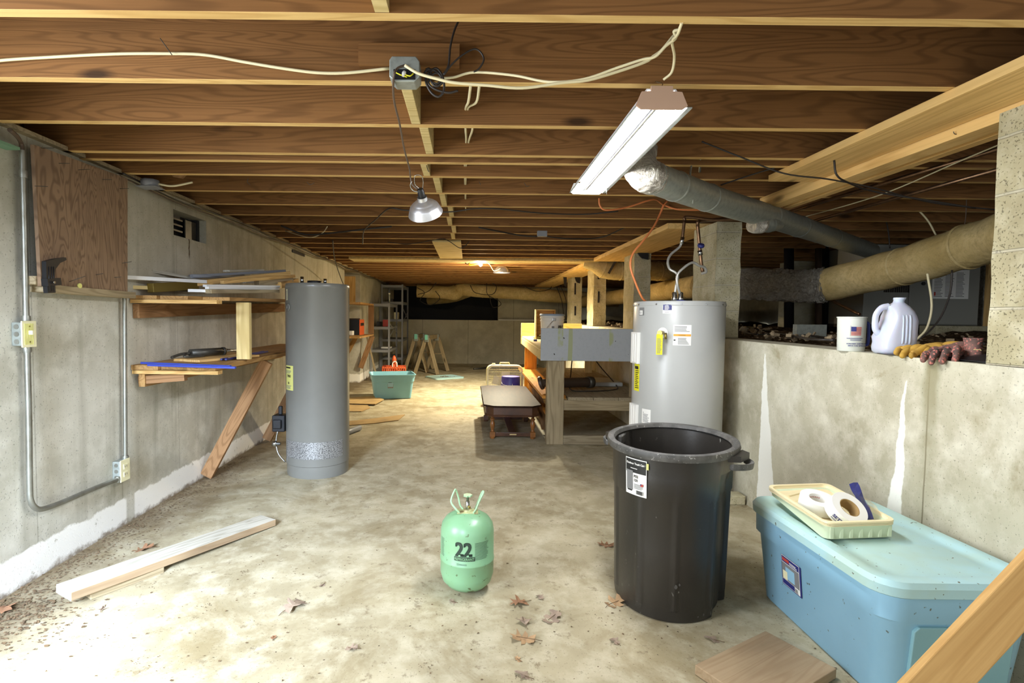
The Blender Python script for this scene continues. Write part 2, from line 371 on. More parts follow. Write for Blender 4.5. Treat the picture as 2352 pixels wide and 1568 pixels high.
def loft(bm, rings, mi=0, cap0=True, cap1=True):
    R = [[bm.verts.new(p) for p in r] for r in rings]; n = len(R[0])
    for a, b in zip(R, R[1:]):
        for k in range(n): bm.faces.new((a[k], a[(k+1) % n], b[(k+1) % n], b[k])).material_index = mi
    if cap0: bm.faces.new(R[0][::-1]).material_index = mi
    if cap1: bm.faces.new(R[-1]).material_index = mi
    return R
def rrect(hx, hy, r, z, seg=5):
    out = []
    for cx, cy, a0 in ((hx-r, hy-r, 0), (-hx+r, hy-r, 90), (-hx+r, -hy+r, 180), (hx-r, -hy+r, 270)):
        for i in range(seg+1):
            a = math.radians(a0+90*i/seg); out.append(Vector((cx+r*math.cos(a), cy+r*math.sin(a), z)))
    return out
def plank(name, p0, p1, wd, th, mat, up=(0, 0, 1), parent=None, bevel=.0015, edge=None, ends=None):
    """a board from p0 to p1 (centre line); wd across, th along 'up'"""
    p0, p1 = Vector(p0), Vector(p1); d = p1-p0; L = d.length; d.normalize(); up = Vector(up)
    y = up.cross(d).normalized(); z = d.cross(y)
    bm = box(-L/2, L/2, -wd/2, wd/2, -th/2, th/2)
    if edge is not None:
        bm.faces.ensure_lookup_table(); 
        for i in edge[1]: bm.faces[i].material_index = 1
        mat = [mat, edge[0]]
    o = put(name, bm, mat, parent, bevel=bevel)
    c = (p0+p1)/2
    m = Matrix(((d.x, y.x, z.x, c.x), (d.y, y.y, z.y, c.y), (d.z, y.z, z.z, c.z), (0, 0, 0, 1)))
    o.matrix_basis = m
    return o
def text_into(bm, body, size, fn, mi=0, bold=0., align='LEFT', sx=1.):
    cu = bpy.data.curves.new('t', 'FONT'); cu.body = body; cu.size = size; cu.offset = bold; cu.align_x = align; cu.resolution_u = 3
    o = bpy.data.objects.new('t', cu); COL.objects.link(o)
    me = bpy.data.meshes.new_from_object(o); bpy.data.objects.remove(o)
    vs = [bm.verts.new(fn(v.co.x*sx, v.co.y)) for v in me.vertices]
    for p in me.polygons:
        try: f = bm.faces.new([vs[i] for i in p.vertices]); f.material_index = mi
        except ValueError: pass
    bpy.data.meshes.remove(me)
def patch(bm, fn, x, y, w_, h_, lift, mi, nu=1, nv=1):
    g = [[bm.verts.new(fn(x+w_*i/nu, y+h_*j/nv, lift)) for i in range(nu+1)] for j in range(nv+1)]
    for j in range(nv):
        for i in range(nu): bm.faces.new((g[j][i], g[j][i+1], g[j+1][i+1], g[j+1][i])).material_index = mi
def sticker(name, parent, fn, w_, h_, base, items, nu=6, label=None):
    """fn(u, v, lift) -> local point. items: ('r', x, y, w, h, mat) or ('t', x, y, size, text, mat[, bold]) or ('l', x, y, w, h, lines, mat)"""
    bm = nb(); mats = [M[base]]
    def mi(k):
        if M[k] not in mats: mats.append(M[k])
        return mats.index(M[k])
    patch(bm, fn, 0, 0, w_, h_, .0008, 0, nu)
    lv = .0012
    for it in items:
        lv += .0003
        if it[0] == 'r': patch(bm, fn, it[1], it[2], it[3], it[4], lv, mi(it[5]), nu)
        elif it[0] == 't':
            text_into(bm, it[4], it[3], (lambda x, y, a=it, l=lv: fn(a[1]+x, a[2]+y, l)), mi(it[5]), it[6] if len(it) > 6 else 0.)
        else:
            _, x, y, ww, hh, k, mt = it
            for i in range(k):
                rr = random.random(); patch(bm, fn, x, y+hh*i/k, ww*(.7+.3*rr), hh/k*.45, lv, mi(mt), nu)
    me = bpy.data.meshes.new(name); bm.to_mesh(me); bm.free()
    for m_ in mats: me.materials.append(m_)
    o = bpy.data.objects.new(name, me); COL.objects.link(o); o.parent = parent
    if label: o['label'] = label
    return o
def cylfn(R, a0, z0, sgn=1):
    """sticker map on a vertical cylinder; a0 the angle of its left edge, u runs to the right as seen from outside"""
    def f(u, v, l=0.): 
        a = a0+u/R; return Vector(((R+l)*math.cos(a), (R+l)*math.sin(a), z0+v))
    return f
def planefn(o, u, v):
    o, u, v = Vector(o), Vector(u).normalized(), Vector(v).normalized(); nn = u.cross(v)
    return lambda a, b, l=0.: o+u*a+v*b+nn*l
# =============== STRUCTURE ===============
XL, XR, YB, ZC = -2.02, 1.9, 14.1, 2.05
struct(put('floor', box(-3.2, 2.1, -1.2, YB+.2, -.12, 0), M['floor']))
bm = nb()
for y0, y1, z0, z1 in ((-1.2, -.1, 0, ZC), (-.1, 1.5, 1.98, ZC), (1.5, 3.63, 0, ZC), (3.63, 4.08, 0, 1.79), (3.63, 4.08, 1.965, ZC), (4.08, 8.6, 0, ZC), (9.84, YB+.2, 0, ZC)):
    B(bm, XL-.22, XL, y0, y1, z0, z1)
B(bm, -3.1, XL-.22, 8.4, 8.6, 0, ZC); B(bm, -3.1, XL-.22, 9.84, 10.04, 0, ZC); B(bm, -3.2, -3.0, 8.6, 9.84, 0, ZC)
struct(put('wall_left', bm, M['wall_left']))
# low wall on the right; its top dips a little towards the camera
bm = nb(); zt0, zt1 = 1.098, 1.135
vs = [bm.verts.new(p) for p in ((XR,-1.2,0),(XR+.21,-1.2,0),(XR+.21,YB,0),(XR,YB,0),(XR,-1.2,zt0-.02),(XR+.21,-1.2,zt0-.02),(XR+.21,YB,zt1+.03),(XR,YB,zt1+.03))]
for f in ((0,3,2,1),(4,5,6,7),(0,1,5,4),(1,2,6,5),(2,3,7,6),(3,0,4,7)): bm.faces.new([vs[i] for i in f])
WT = lambda y: zt0-.02+(y+1.2)/(YB+1.2)*(zt1+.05-zt0)
struct(put('wall_right', bm, M['wall_right']))
bm = box(-2.3, 7.2, YB, YB+.25, 0, 1.17); B(bm, .80, 7.2, YB+.15, YB+.3, 1.17, 2.286)
struct(put('wall_back', bm, M['wall_back']))
struct(put('wall_void', B(B(B(box(-3.3, 1.2, 16.2, 16.3, .9, 2.3), .95, 1.05, YB+.3, 16.2, .9, 2.3), -2.35, -2.25, YB+.2, 16.2, .9, 2.3), -2.3, 1., YB+.25, 16.2, 1.0, 1.1), M['voiddark']))  # darkness of the void painted in black, so far lamps leave it dark
bm = box(7.0, 7.15, -1.2, YB, .8, 2.3)
struct(put('wall_crawlspace', bm, M['wall_back']))
struct(put('ceiling', box(-3.3, 7.2, -1.2, 16.3, 2.287, 2.31), M['subfloor']))
struct(put('trim_1', box(-2.26, -2.22, -1.2, 16.2, 2.09, 2.285), M['joist']))
struct(put('trim_2', box(-3.2, -1.985, -1.2, 16.2, ZC, 2.049+.02), M['oldwood']))
# crawlspace ground
bm = nb(); nx, ny = 46, 110; g = []
for j in range(ny+1):
    row = []
    for i in range(nx+1):
        x = XR+.215+i*4.87/nx; y = -.5+j*14.58/ny
        hh = .0 if i == 0 else .03*math.sin(x*5+y*3)+.035*math.sin(y*7.3-x*2.1)+random.uniform(-.014, .014)+.02*min(1, i/8)
        row.append(bm.verts.new((x, y, WT(y)-.03+hh*min(1, i/4))))
    g.append(row)
for j in range(ny):
    for i in range(nx): bm.faces.new((g[j][i], g[j][i+1], g[j+1][i+1], g[j+1][i]))
o = put('crawlspace_ground', bm, M['dirt'], smooth=60); tag(o, 'bare brown soil of the crawlspace behind the low right wall', 'soil', kind='stuff')

# =============== JOISTS ===============
JZ0, JZ1 = 2.05, 2.285
UN = ['first', 'second', 'third', 'fourth', 'fifth', 'sixth', 'seventh', 'eighth', 'ninth', 'tenth', 'eleventh', 'twelfth', 'thirteenth', 'fourteenth', 'fifteenth', 'sixteenth', 'seventeenth', 'eighteenth', 'nineteenth', 'twentieth']
def ordn(i): return UN[i] if i < 20 else ('twenty-'+UN[i-20] if i < 29 else ('thirtieth' if i == 29 else 'thirty-'+UN[i-30]))
JY = [1.47+.403*k for k in range(32)]
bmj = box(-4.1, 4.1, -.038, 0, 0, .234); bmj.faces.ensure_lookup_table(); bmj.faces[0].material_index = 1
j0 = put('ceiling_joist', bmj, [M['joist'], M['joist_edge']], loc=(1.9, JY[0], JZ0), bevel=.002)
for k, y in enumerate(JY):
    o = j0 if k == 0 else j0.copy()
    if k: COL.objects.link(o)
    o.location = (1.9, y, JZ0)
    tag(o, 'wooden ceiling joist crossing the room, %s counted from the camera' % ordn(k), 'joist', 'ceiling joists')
o = j0.copy(); COL.objects.link(o); o.location = (1.9, 2.80, JZ0-.003); tag(o, 'extra ceiling joist doubled close behind the fourth one', 'joist', 'ceiling joists')
# blocking between joists
for k, x in enumerate([0, -.245, -.217, -.262, -.214, -.20, -.16, -.185, -.16, -.18]):
    if k == 0: continue
    y0, y1 = JY[k], JY[k+1]-.038
    if k == 3: y0 = 2.80
    o = put('joist_blocking', box(-.0, .038, y0-y0, y1-y0-.002, 0, .2), M['pinelite'], loc=(x, y0+.001, JZ0+.001), bevel=.002)
    tag(o, 'pale wooden block set between the %s and %s ceiling joists' % (ordn(k), ordn(k+1)), 'wood block', 'joist blocking')
o = put('joist_blocking', box(0, .038, 0, .4, 0, .2), M['pinelite'], loc=(-.255, 1.03, JZ0+.001)); tag(o, 'pale wooden block in front of the nearest ceiling joist, at the photo top', 'wood block', 'joist blocking')
a = pt(993, 553, Z=2.04); b = pt(1057, 592, Z=2.04)
o = put('ceiling_board', box(0, .30, 0, b.y-a.y, 0, .02), M['pinelite'], loc=(-.385, a.y, 2.028)); tag(o, 'square-ended pale board nailed flat under the joists mid-room', 'board')
# panned joist bay (yellow sleeve) 
o = put('insulated_sleeve', box(-1.62, 1.75, 7.13, 7.45, 2.012, 2.049), M['duct'], bevel=.01); tag(o, 'yellow insulated sleeve running across the ceiling under the joists', 'duct')
# beam boards on the right
o = plank('beam_plate', (1.775, .3, 2.032), (1.775, 2.95, 2.032), .25, .034, M['plate']); tag(o, 'wide flat plank under the joists at upper right, nearest the camera', 'plank', 'flat beam planks')
bm = nb()
for x0, x1, z0 in ((1.905, 1.955, 1.985), (1.957, 2.02, 2.0), (2.022, 2.115, 1.972)): B(bm, -1.6, 1.6, x0-2.01, x1-2.01, z0-2.01, .0385)
o = put('girder', bm, M['plate'], loc=(2.01, 1.9, 2.01), rot=(0, 0, PI/2), bevel=.003); tag(o, 'layered wooden girder over the nearest block pier at upper right', 'beam')
for y0, y1, lb in ((4.42, 7.0, 'wide flat plank under the joists beyond the light grey water heater'), (7.55, 13.2, 'wide flat plank under the joists at the far end of the room')):
    o = plank('beam_plate', (1.87, y0, 2.025), (1.87, y1, 2.025), .44, .046, M['plate']); tag(o, lb, 'plank', 'flat beam planks')
# =============== PIERS ===============
def pier(y0, y1, lb, w_=.19, x0=XR+.002, ztop=2.0):
    zb = WT((y0+y1)/2)+.003
    bm = nb(); nz = 0; z = 0; rows = []
    r_ = random.Random(int(y0*10)); h = (ztop-zb)/4.5
    B(bm, 0, w_, 0, y1-y0, 0, ztop-zb)
    bmesh.ops.subdivide_edges(bm, edges=bm.edges[:], cuts=11, use_grid_fill=True)
    for v in bm.verts: v.co += Vector((r_.uniform(-.004, .004), r_.uniform(-.003, .003), 0)) * (1 if .02 < v.co.z < ztop-zb-.01 else 0)
    o = put('block_pier', bm, M['block'], loc=(x0, y0, zb), smooth=50)
    return tag(o, lb, 'pier', 'concrete block piers')
pier(1.50, 1.93, 'stacked concrete block pier at the right edge, nearest the camera')
pier(4.08, 4.49, 'block pier directly behind the light grey water heater')
pier(6.09, 6.48, 'block pier just beyond the grey panel bench, left of the heater')
pier(8.04, 8.46, 'second most distant block pier, with dark slots in its face')
pier(9.76, 10.15, 'most distant slim block pier with black flaps at its top')
for px, y, zz in ((1375, 8.04, ((600, 641), (669, 695))), (1321, 9.76, ((650, 676), (703, 724)))):
    bm = nb()
    for ya, yb in zz:
        p = pt(px, ya, Y=y); q = pt(px, yb, Y=y); B(bm, p.x-.012, p.x+.012, y-.012, y+.002, q.z, p.z)
    o = put('block_slot', bm, M['black']); tag(o, 'dark vertical slots in the face of the %s pier' % ('larger distant' if px > 1350 else 'slimmest distant'), 'slot')
for px, pyt, pyb, w_, Y in ((1476, 575, 592, .14, 6.05), (1326, 634, 648, .10, 9.72), (1298, 636, 656, .06, 9.73)):
    p = pt(px, pyt, Y=Y); q = pt(px, pyb, Y=Y)
    bm = nb(); ns = 8
    ring = [Vector((p.x-w_/2, Y, p.z)), Vector((p.x+w_/2, Y, p.z)), Vector((p.x+w_/2, Y, q.z-.02)), Vector((p.x, Y, q.z-.005)), Vector((p.x-w_*.25, Y, q.z+.03))]
    loft(bm, [ring, [v+Vector((0, .025, 0)) for v in ring]])
    o = put('felt_flap', bm, M['black']); tag(o, {1476: 'torn black felt flap atop the pier left of the heater', 1326: 'black flap on the face of the most distant pier', 1298: 'small black flap left of the most distant pier'}[px], 'flap', 'black flaps on the piers')
o = plank('wall_cap_strip', (-.2+1.0, YB-.02, 1.185), (1.9, YB-.02, 1.185), .05, .03, M['white']); tag(o, 'white pipe lying along the top of the low back wall', 'pipe')

# =============== WALL FITTINGS, LEFT ===============
# vent
t = thing('wall_vent', 'dark block-sized vent opening high in the left wall', 'vent', (XL-.12, 3.855, 1.79))
put('vent_housing', B(B(B(box(0, .015, -.22, .22, 0, .172), .015, .07, -.22, -.19, 0, .172), .015, .07, .19, .22, 0, .172), .015, .07, -.19, .19, 0, .01), M['voiddark'], t)
bm = nb()
for z in (.05, .09, .13): B(bm, .03, .05, -.19, .02, z, z+.012)
put('louvre', bm, M['darkmetal'], t)
put('vent_door', box(.05, .06, .04, .2, .015, .15), M['darkmetal'], t)
# conduit + boxes
XC = -1.985
P = [pt(51, 345, X=XC), pt(55, 500, X=XC), pt(60, 735, X=XC)]
bm = tube(nb(), P, .0125, 12); 
P2 = [pt(62, 797, X=XC), pt(66, 960, X=XC), pt(68, 1110, X=XC), pt(71, 1150, X=XC), pt(85, 1168, X=XC), pt(108, 1166, X=XC), pt(150, 1150, X=XC), pt(215, 1122, X=XC), pt(277, 1098, X=XC)]
tube(bm, P2, .0125, 12)
P3 = [pt(286, 677, X=XC), pt(287, 860, X=XC), pt(288, 1056, X=XC)]; tube(bm, P3, .011, 12)
for p in (pt(53, 400, X=XC), pt(60, 733, X=XC), pt(62, 801, X=XC), pt(288, 1052, X=XC), pt(271, 1100, X=XC)):
    lathe(bm, [(.0165, -.016), (.0175, -.004), (.0175, .004), (.0165, .016)], 12, mat=Matrix.Translation(p))
o = put('conduit', bm, M['conduit'], smooth=40); tag(o, 'metal electrical conduit bent down the left wall to the outlet', 'conduit')
def wallbox(name, p, w_, h_, lb, plate, kind):
    t = thing(name, lb, 'switch' if kind == 's' else 'outlet', (XL, p.y, p.z))
    put('box', box(0, .048, -w_*.42, w_*.42, -h_*.45, h_*.45), M['galv'], t, bevel=.005)
    pl = put('cover_plate', box(.048, .054, -w_/2, w_/2, -h_/2, h_/2), M['offwhite'], t, bevel=.002)
    for s_ in (-1, 0, 1): 
        k = put('knockout', lathe(nb(), [(.011, 0), (.011, .002)], 16, mat=Matrix.Rotation(PI/2, 4, 'X')), M['conduit'], t, loc=(.024, -w_*.42, s_*h_*.28))
    if kind == 's':
        put('toggle', box(.054, .072, -.005, .005, -.002, .016), M['offwhite'], t)
        bm = nb()
        for i in range(9): B(bm, .054, .0552, -w_/2+.012+i*(w_-.026)/9, -w_/2+.014+i*(w_-.026)/9, -h_/2+.012, h_/2-.012)
        put('ribs', bm, M['paleyellow'], t)
        put('screw', B(box(.054, .057, -.003, .003, .032, .038), .054, .057, -.003, .003, -.038, -.032), M['brass'], t)
    else:
        for s_ in (-1, 1):
            put('socket', B(B(box(.054, .057, -.016, .016, s_*.022-.014, s_*.022+.014), .057, .0575, -.009, -.006, s_*.022-.005, s_*.022+.006, 1), .057, .0575, .005, .008, s_*.022-.005, s_*.022+.006, 1), [M['offwhite'], M['ink']], t)
    return t
wallbox('light_switch', (pt(53, 767, X=-1.96)+pt(88, 767, X=-1.96))/2, .078, .118, 'ivory light switch in a metal box on the left wall', 'offwhite', 's')
wallbox('power_outlet', (pt(278, 1080, X=-1.96)+pt(303, 1078, X=-1.96))/2, .082, .125, 'ivory double power outlet low on the left wall', 'offwhite', 'o')
# green panel top left
t = thing('electrical_panel', 'green metal box at the top of the left wall, cut by photo edge', 'box', (XL, 2.23, 1.955))
put('housing', box(0, .05, -.5, .0, .012, .094), M['greensteel'], t, bevel=.004); put('bottom_lip', box(-.0, .06, -.5, .10, .0, .012), M['greensteel'], t)
o = put('feed_cable', tube(nb(), [pt(22, 298, X=-1.93), pt(38, 312, X=-1.95), pt(48, 328, X=XC), pt(51, 346, X=XC)], .009, 8), M['brownwire']); tag(o, 'cable curving from the green box into the conduit', 'cable')
# plywood sheet
tl, bl, br, tr = pt(78, 332, X=-1.955), pt(95, 657, X=-1.925), pt(293, 672, X=-1.925), pt(293, 410, X=-1.955)
t = thing('plywood_panel', 'dark swirly-grained plywood sheet hanging high on the left wall', 'plywood sheet', (-1.94, 2.4, 1.37))
bm = nb(); O = Vector((-1.94, 2.4, 1.37)); q = [v-O for v in (tl, bl, br, tr)]
loft(bm, [q, [v+Vector((-.017, 0, 0)) for v in q]])
put('sheet', bm, M['ply'], t)
bm = nb()
for px, py, dx, dz in ((95, 340, .05, .004), (135, 375, .045, .003), (180, 390, .05, .006), (235, 412, .045, .002), (275, 433, .045, .004), (150, 650, .09, .035), (212, 632, .05, .01), (275, 605, .06, .012), (255, 637, .05, .004), (80, 427, .05, 0)):
    p = pt(px, py, X=-1.945)-O; tube(bm, [p, p+Vector((dx, .01, dz))], .0015, 5, 0)
put('nail', bm, M['darkmetal'], t)
o = plank('wall_ledger', (-1.965, 2.42, pt(95, 660, X=-1.95).z-.003), (-1.965, 3.05, pt(290, 676, X=-1.95).z-.003), .09, .035, M['oldwood']); tag(o, 'short wooden rail on the left wall under the plywood sheet', 'rail')
o = plank('wall_ledger', (-1.975, 2.375, 1.395), (-1.975, 2.415, 1.395), .038, .06, M['oldwood'], up=(1, 0, 0)); tag(o, 'end of wooden block beside the conduit under the plywood sheet', 'wood block')
# black tool hook on the plywood
bm = nb(); f = lambda x, y: pt(x, y, X=-1.905)
def prism(bm, pts, th, d=Vector((-1, 0, 0)), mi=0): loft(bm, [pts, [p+d*th for p in pts]], mi)
prism(bm, [f(106, 600), f(128, 594), f(152, 591), f(153, 597), f(138, 604), f(128, 618), f(126, 640), f(128, 672), f(110, 673), f(107, 640)], .02)
for xs in (112, 118, 123): tube(bm, [f(xs, 612), f(xs+1, 668)], .002, 5, 0)
t = thing('black_hanger', 'black plastic curved bracket hung on the plywood sheet', 'bracket', (0, 0, 0))
o1 = put('arm', bm, M['black'], t)
bm = nb(); prism(bm, [f(104, 640), f(135, 638), f(137, 654), f(106, 657)], .03); put('clamp_body', bm, M['black'], t, loc=(.01, 0, 0))
put('clamp_screw', lathe(nb(), [(.006, 0), (.006, .004)], 12, mat=Matrix.Translation(f(117, 648)+Vector((.006, 0, 0))) @ Matrix.Rotation(PI/2, 4, 'Y')), M['steel'], t, loc=(.008, 0, 0))
o = put('tennis_ball_scrap', lathe(nb(), [(.012, 0), (.012, .008)], 16, mat=Matrix.Translation(pt(181, 656, X=-1.925)) @ Matrix.Rotation(PI/2, 4, 'Y')), M['paleyellow']); tag(o, 'small yellow-green disc on the plywood sheet', 'disc')

# =============== LEFT SHELVES ===============
XS = -1.51
def zl(y): return .905
t = thing('lower_wall_shelf', 'lower wooden wall shelf of planks with slanted braces on the left', 'shelf', (XL, 3.14, .9))
for i, (x0, x1, d) in enumerate(((.005, .165, 0), (.168, .335, .03), (.338, .51, .0))):
    plank('board', ((x0+x1)/2, d, .028), ((x0+x1)/2, 2.5, .028), x1-x0, .03, M['shelfwood'], parent=t)
plank('end_cleat', (0.01, .03, .0), (.525, .03, .0), .06, .022, M['pine'], parent=t)
plank('side_bracket', (.05, .03, -.052), (.05, 2.4, -.052), .038, .08, M['shelfwood'], parent=t, up=(0, 0, 1))
plank('corner_block', (.02, .06, -.055), (.30, .06, -.03), .038, .05, M['redwood'], parent=t)
for y, lb in ((.83, 0), (2.03, 0)):
    plank('brace', (.035, y, -.88), (.50, y, -.0), .038, .09, M['redwood'], up=(-.88, 0, .47), parent=t)
t = thing('upper_wall_shelf', 'upper wooden wall shelf heaped with lumber scraps on the left', 'shelf', (XL, 3.14, 1.34))
for i, (x0, x1, d) in enumerate(((.005, .165, 0), (.168, .335, .03), (.338, .51, .2))):
    plank('board', ((x0+x1)/2, d, .008), ((x0+x1)/2, 2.55, .06), x1-x0, .022, M['shelfwood'], parent=t)
plank('end_cleat', (0.01, .03, -.016), (.525, .03, -.016), .07, .022, M['pine'], parent=t)
plank('ledger', (.022, .03, -.075), (.022, 2.55, -.01), .038, .085, M['redwood'], parent=t)
p0 = pt(561, 826, Y=3.55); p1 = pt(561, 684, Y=3.55)
o = plank('shelf_post', (p0.x, 3.55, .95), (p0.x, 3.55, 1.332), .088, .038, M['pinelite'], up=(0, 1, 0)); tag(o, 'upright pale two-by-four between the two left wall shelves', 'post')
# scraps on the upper shelf
def stick(pa, pb, w_, h_, mat, lb, name='wood_scrap', cat='wood strip', g='lumber scraps on the upper shelf'):
    o = plank(name, pa, pb, w_, h_*1.6, M[mat]); tag(o, lb, cat, g); return o
def sp(px, py, Y): return pt(px, py, Y=Y)
L = [((280, 611, 3.20), (455, 641, 3.75), .03, .012, 'greytop', 'grey weathered strip sticking up leftmost atop the scrap pile'),
 ((275, 636, 3.05), (470, 647, 3.60), .045, .014, 'white', 'white-faced moulding pointing left past the plywood sheet'),
 ((365, 660, 3.30), (665, 628, 4.30), .022, .022, 'pine', 'long yellow stick lying diagonally over the scrap pile'),
 ((510, 648, 3.60), (675, 634, 4.40), .03, .014, 'pine', 'shorter tan stick under the long yellow diagonal one'),
 ((345, 661, 3.22), (450, 655, 3.55), .05, .035, 'brass', 'square brassy channel end at left of the scrap pile'),
 ((470, 656, 3.42), (648, 658, 4.25), .03, .010, 'white', 'upper long white trim strip in the scrap pile'),
 ((475, 661, 3.36), (638, 663, 4.20), .028, .010, 'white', 'lower long white trim strip in the scrap pile'),
 ((478, 669, 3.36), (636, 669, 4.15), .05, .016, 'oldwood', 'old brown slat under the white trim strips'),
 ((432, 667, 3.34), (475, 668, 3.38), .03, .012, 'white', 'short white block end low in the scrap pile'),
 ((418, 665, 3.5), (445, 667, 3.8), .03, .012, 'black', 'short black tube end low in the scrap pile'),
 ((440, 634, 3.7), (650, 622, 4.4), .07, .012, 'greyshelf', 'dark grey flat strip behind the yellow stick'),
 ((520, 622, 3.9), (600, 620, 4.3), .06, .008, 'greytop', 'pale triangular offcut at the top of the scrap pile'),
 ((285, 659, 3.17), (345, 661, 3.25), .035, .014, 'pinelite', 'splintered pale stub at the left end of the scrap pile'),
 ((590, 651, 4.0), (668, 640, 4.4), .05, .03, 'oldwood', 'stubby brown offcut at the right of the scrap pile'),
 ((640, 655, 4.2), (680, 646, 4.5), .05, .03, 'pine', 'pale offcut at the right end beside the grey heater'),
 ((560, 645, 4.1), (640, 643, 4.45), .04, .02, 'greytop', 'grey-white slat at the right of the scrap pile')]
for a, b, w_, h_, m_, lb in L: stick(sp(*a), sp(*b), w_, h_, m_, lb)
o = put('plastic_pipe', tube(nb(), [sp(440, 634, 3.62), sp(560, 634, 4.2)], .013, 12, 0), M['greyshelf']); tag(o, 'grey plastic pipe lying among the lumber scraps', 'pipe')
# items on lower shelf
z_s = .945
def onz(px, py, z): return pt(px, py, Z=z)
o = plank('scrap_board', (-1.80, 3.36, z_s+.008), (-1.62, 3.86, z_s+.008), .22, .016, M['pine']); tag(o, 'thin square of tan wood under the caulking gun', 'board')
for a, b, lb in (((325, 833), (530, 841), 'upper of two long blue strips near the lower shelf front'), ((340, 838), (541, 844), 'lower of two long blue strips near the lower shelf front')):
    pa, pb = pt(*a, Z=z_s+.012), pt(*b, Z=z_s+.012)
    o = plank('blue_strip', pa, pb, .016, .012, M['blue']); tag(o, lb, 'strip', 'blue plastic strips')
pa = Vector((-1.62, 3.45, z_s+.01)); 
for dx, lb in ((0, 'blue strip running back along the shelf beside the post'), (.03, 'second blue strip running back along the shelf beside the post')):
    o = plank('blue_strip', pa+Vector((dx, 0, 0)), pa+Vector((dx-.03, .8, 0)), .014, .012, M['navy']); tag(o, lb, 'strip', 'blue plastic strips')
t = thing('caulking_gun', 'dark metal caulking gun lying on the lower left shelf', 'caulking gun', (-1.72, 3.55, z_s+.016+.03))
a_ = pt(437, 808, Y=3.50)-Vector(t.location); b_ = pt(513, 816, Y=3.72)-Vector(t.location); b_.z = a_.z = .0
put('barrel', tube(tube(nb(), [a_, b_], .026, 16, 0), [b_-(b_-a_)*.04, b_+(b_-a_)*.03], .029, 16, 0), M['darkmetal'], t)
d_ = (b_-a_).normalized()
put('nozzle_end', tube(nb(), [b_, b_+d_*.03, b_+d_*.12], lambda u: .02*(1-u)+.006, 10, 0), M['steel'], t)
put('handle', tube(tube(nb(), [a_, a_-d_*.07+Vector((0, 0, -.005)), a_-d_*.15+Vector((.02, 0, -.02))], .009, 8), [a_-d_*.03, a_-d_*.05+Vector((.03, -.03, -.02)), a_+d_*.09+Vector((.03, -.04, -.02))], .007, 8), M['darkmetal'], t)

# =============== GREY WATER HEATER ===============
t = thing('water_heater', 'dark grey cylindrical water heater by the left shelves', 'water heater', (-1.198, 4.20, 0))
R = .245
put('tank', lathe(nb(), [(R*.96, 0), (R*.975, .015), (R*.975, .09), (R, .095), (R, 1.455), (R*1.006, 1.457), (R*1.006, 1.485), (R*.985, 1.495), (R*.5, 1.50)], 64), M['greypaint'], t, smooth=40)
bm = nb(); g = []
for i in range(25):
    a = math.radians(-146+i*5.0); g.append([bm.verts.new(((R+.002)*math.cos(a), (R+.002)*math.sin(a), z)) for z in (.155, .285)])
for p, q in zip(g, g[1:]): bm.faces.new((p[0], q[0], q[1], p[1]))
put('air_grille', bm, M['mesh'], t)
for nm, (x, y, r_, h_) in {'water_nipple': (-.10, -.08, .013, .05), 'flue_collar': (-.02, -.02, .055, .022)}.items():
    put(nm, lathe(nb(), [(r_, 1.498), (r_, 1.5+h_)], 20, cx=x, cy=y), M['steel' if 'nip' in nm else 'black'], t)
put('water_nipple', lathe(nb(), [(.013, 1.498), (.013, 1.535)], 20, cx=.08, cy=-.08), M['steel'], t)
fn = cylfn(R, math.radians(-180), 0)
F = lambda u, v, l=0.: cylfn(R, math.radians(-149), .675)(u, v, l)
sticker('rating_label', t, F, .115, .19, 'paleyellow', [('l', .01, .012, .09, .03, 3, 'inkgrey'), ('t', .045, .048, .022, '50', 'ink', .001), ('t', .035, .10, .026, '7450', 'ink', .001), ('l', .01, .13, .09, .025, 3, 'inkgrey'), ('l', .01, .168, .09, .022, 1, 'ink')], 10, 'yellow paper label')
put('top_port', lathe(nb(), [(.03, 0), (.03, .008), (.014, .009), (.012, .002)], 20, mat=Matrix.Rotation(math.radians(-136), 4, 'Z') @ Matrix.Translation((R, 0, 1.31)) @ Matrix.Rotation(PI/2, 4, 'Y')), M['greypaint'], t)
sticker('small_label', t, cylfn(R, math.radians(-146), 1.365), .03, .085, 'offwhite', [('l', .003, .005, .02, .07, 7, 'inkgrey')], 3)
v_ = thing  # gas valve is a part of the heater
put('gas_valve', B(B(box(-.34, -.24, -.09, .02, .33, .46), -.325, -.26, -.12, -.09, .36, .43), -.30, -.27, -.06, -.03, .46, .53), M['black'], t, bevel=.008)
put('gas_pipe', tube(nb(), [(-.30, -.07, .34), (-.31, -.08, .25), (-.29, -.09, .16), (-.235, -.09, .09)], .006, 8), M['steel'], t)
put('drain_valve', lathe(nb(), [(.022, 0), (.022, .03), (.012, .032), (.012, .06)], 14, mat=Matrix.Translation((-.33, -.10, .24)) @ Matrix.Rotation(PI/2, 4, 'Y')), M['steel'], t)
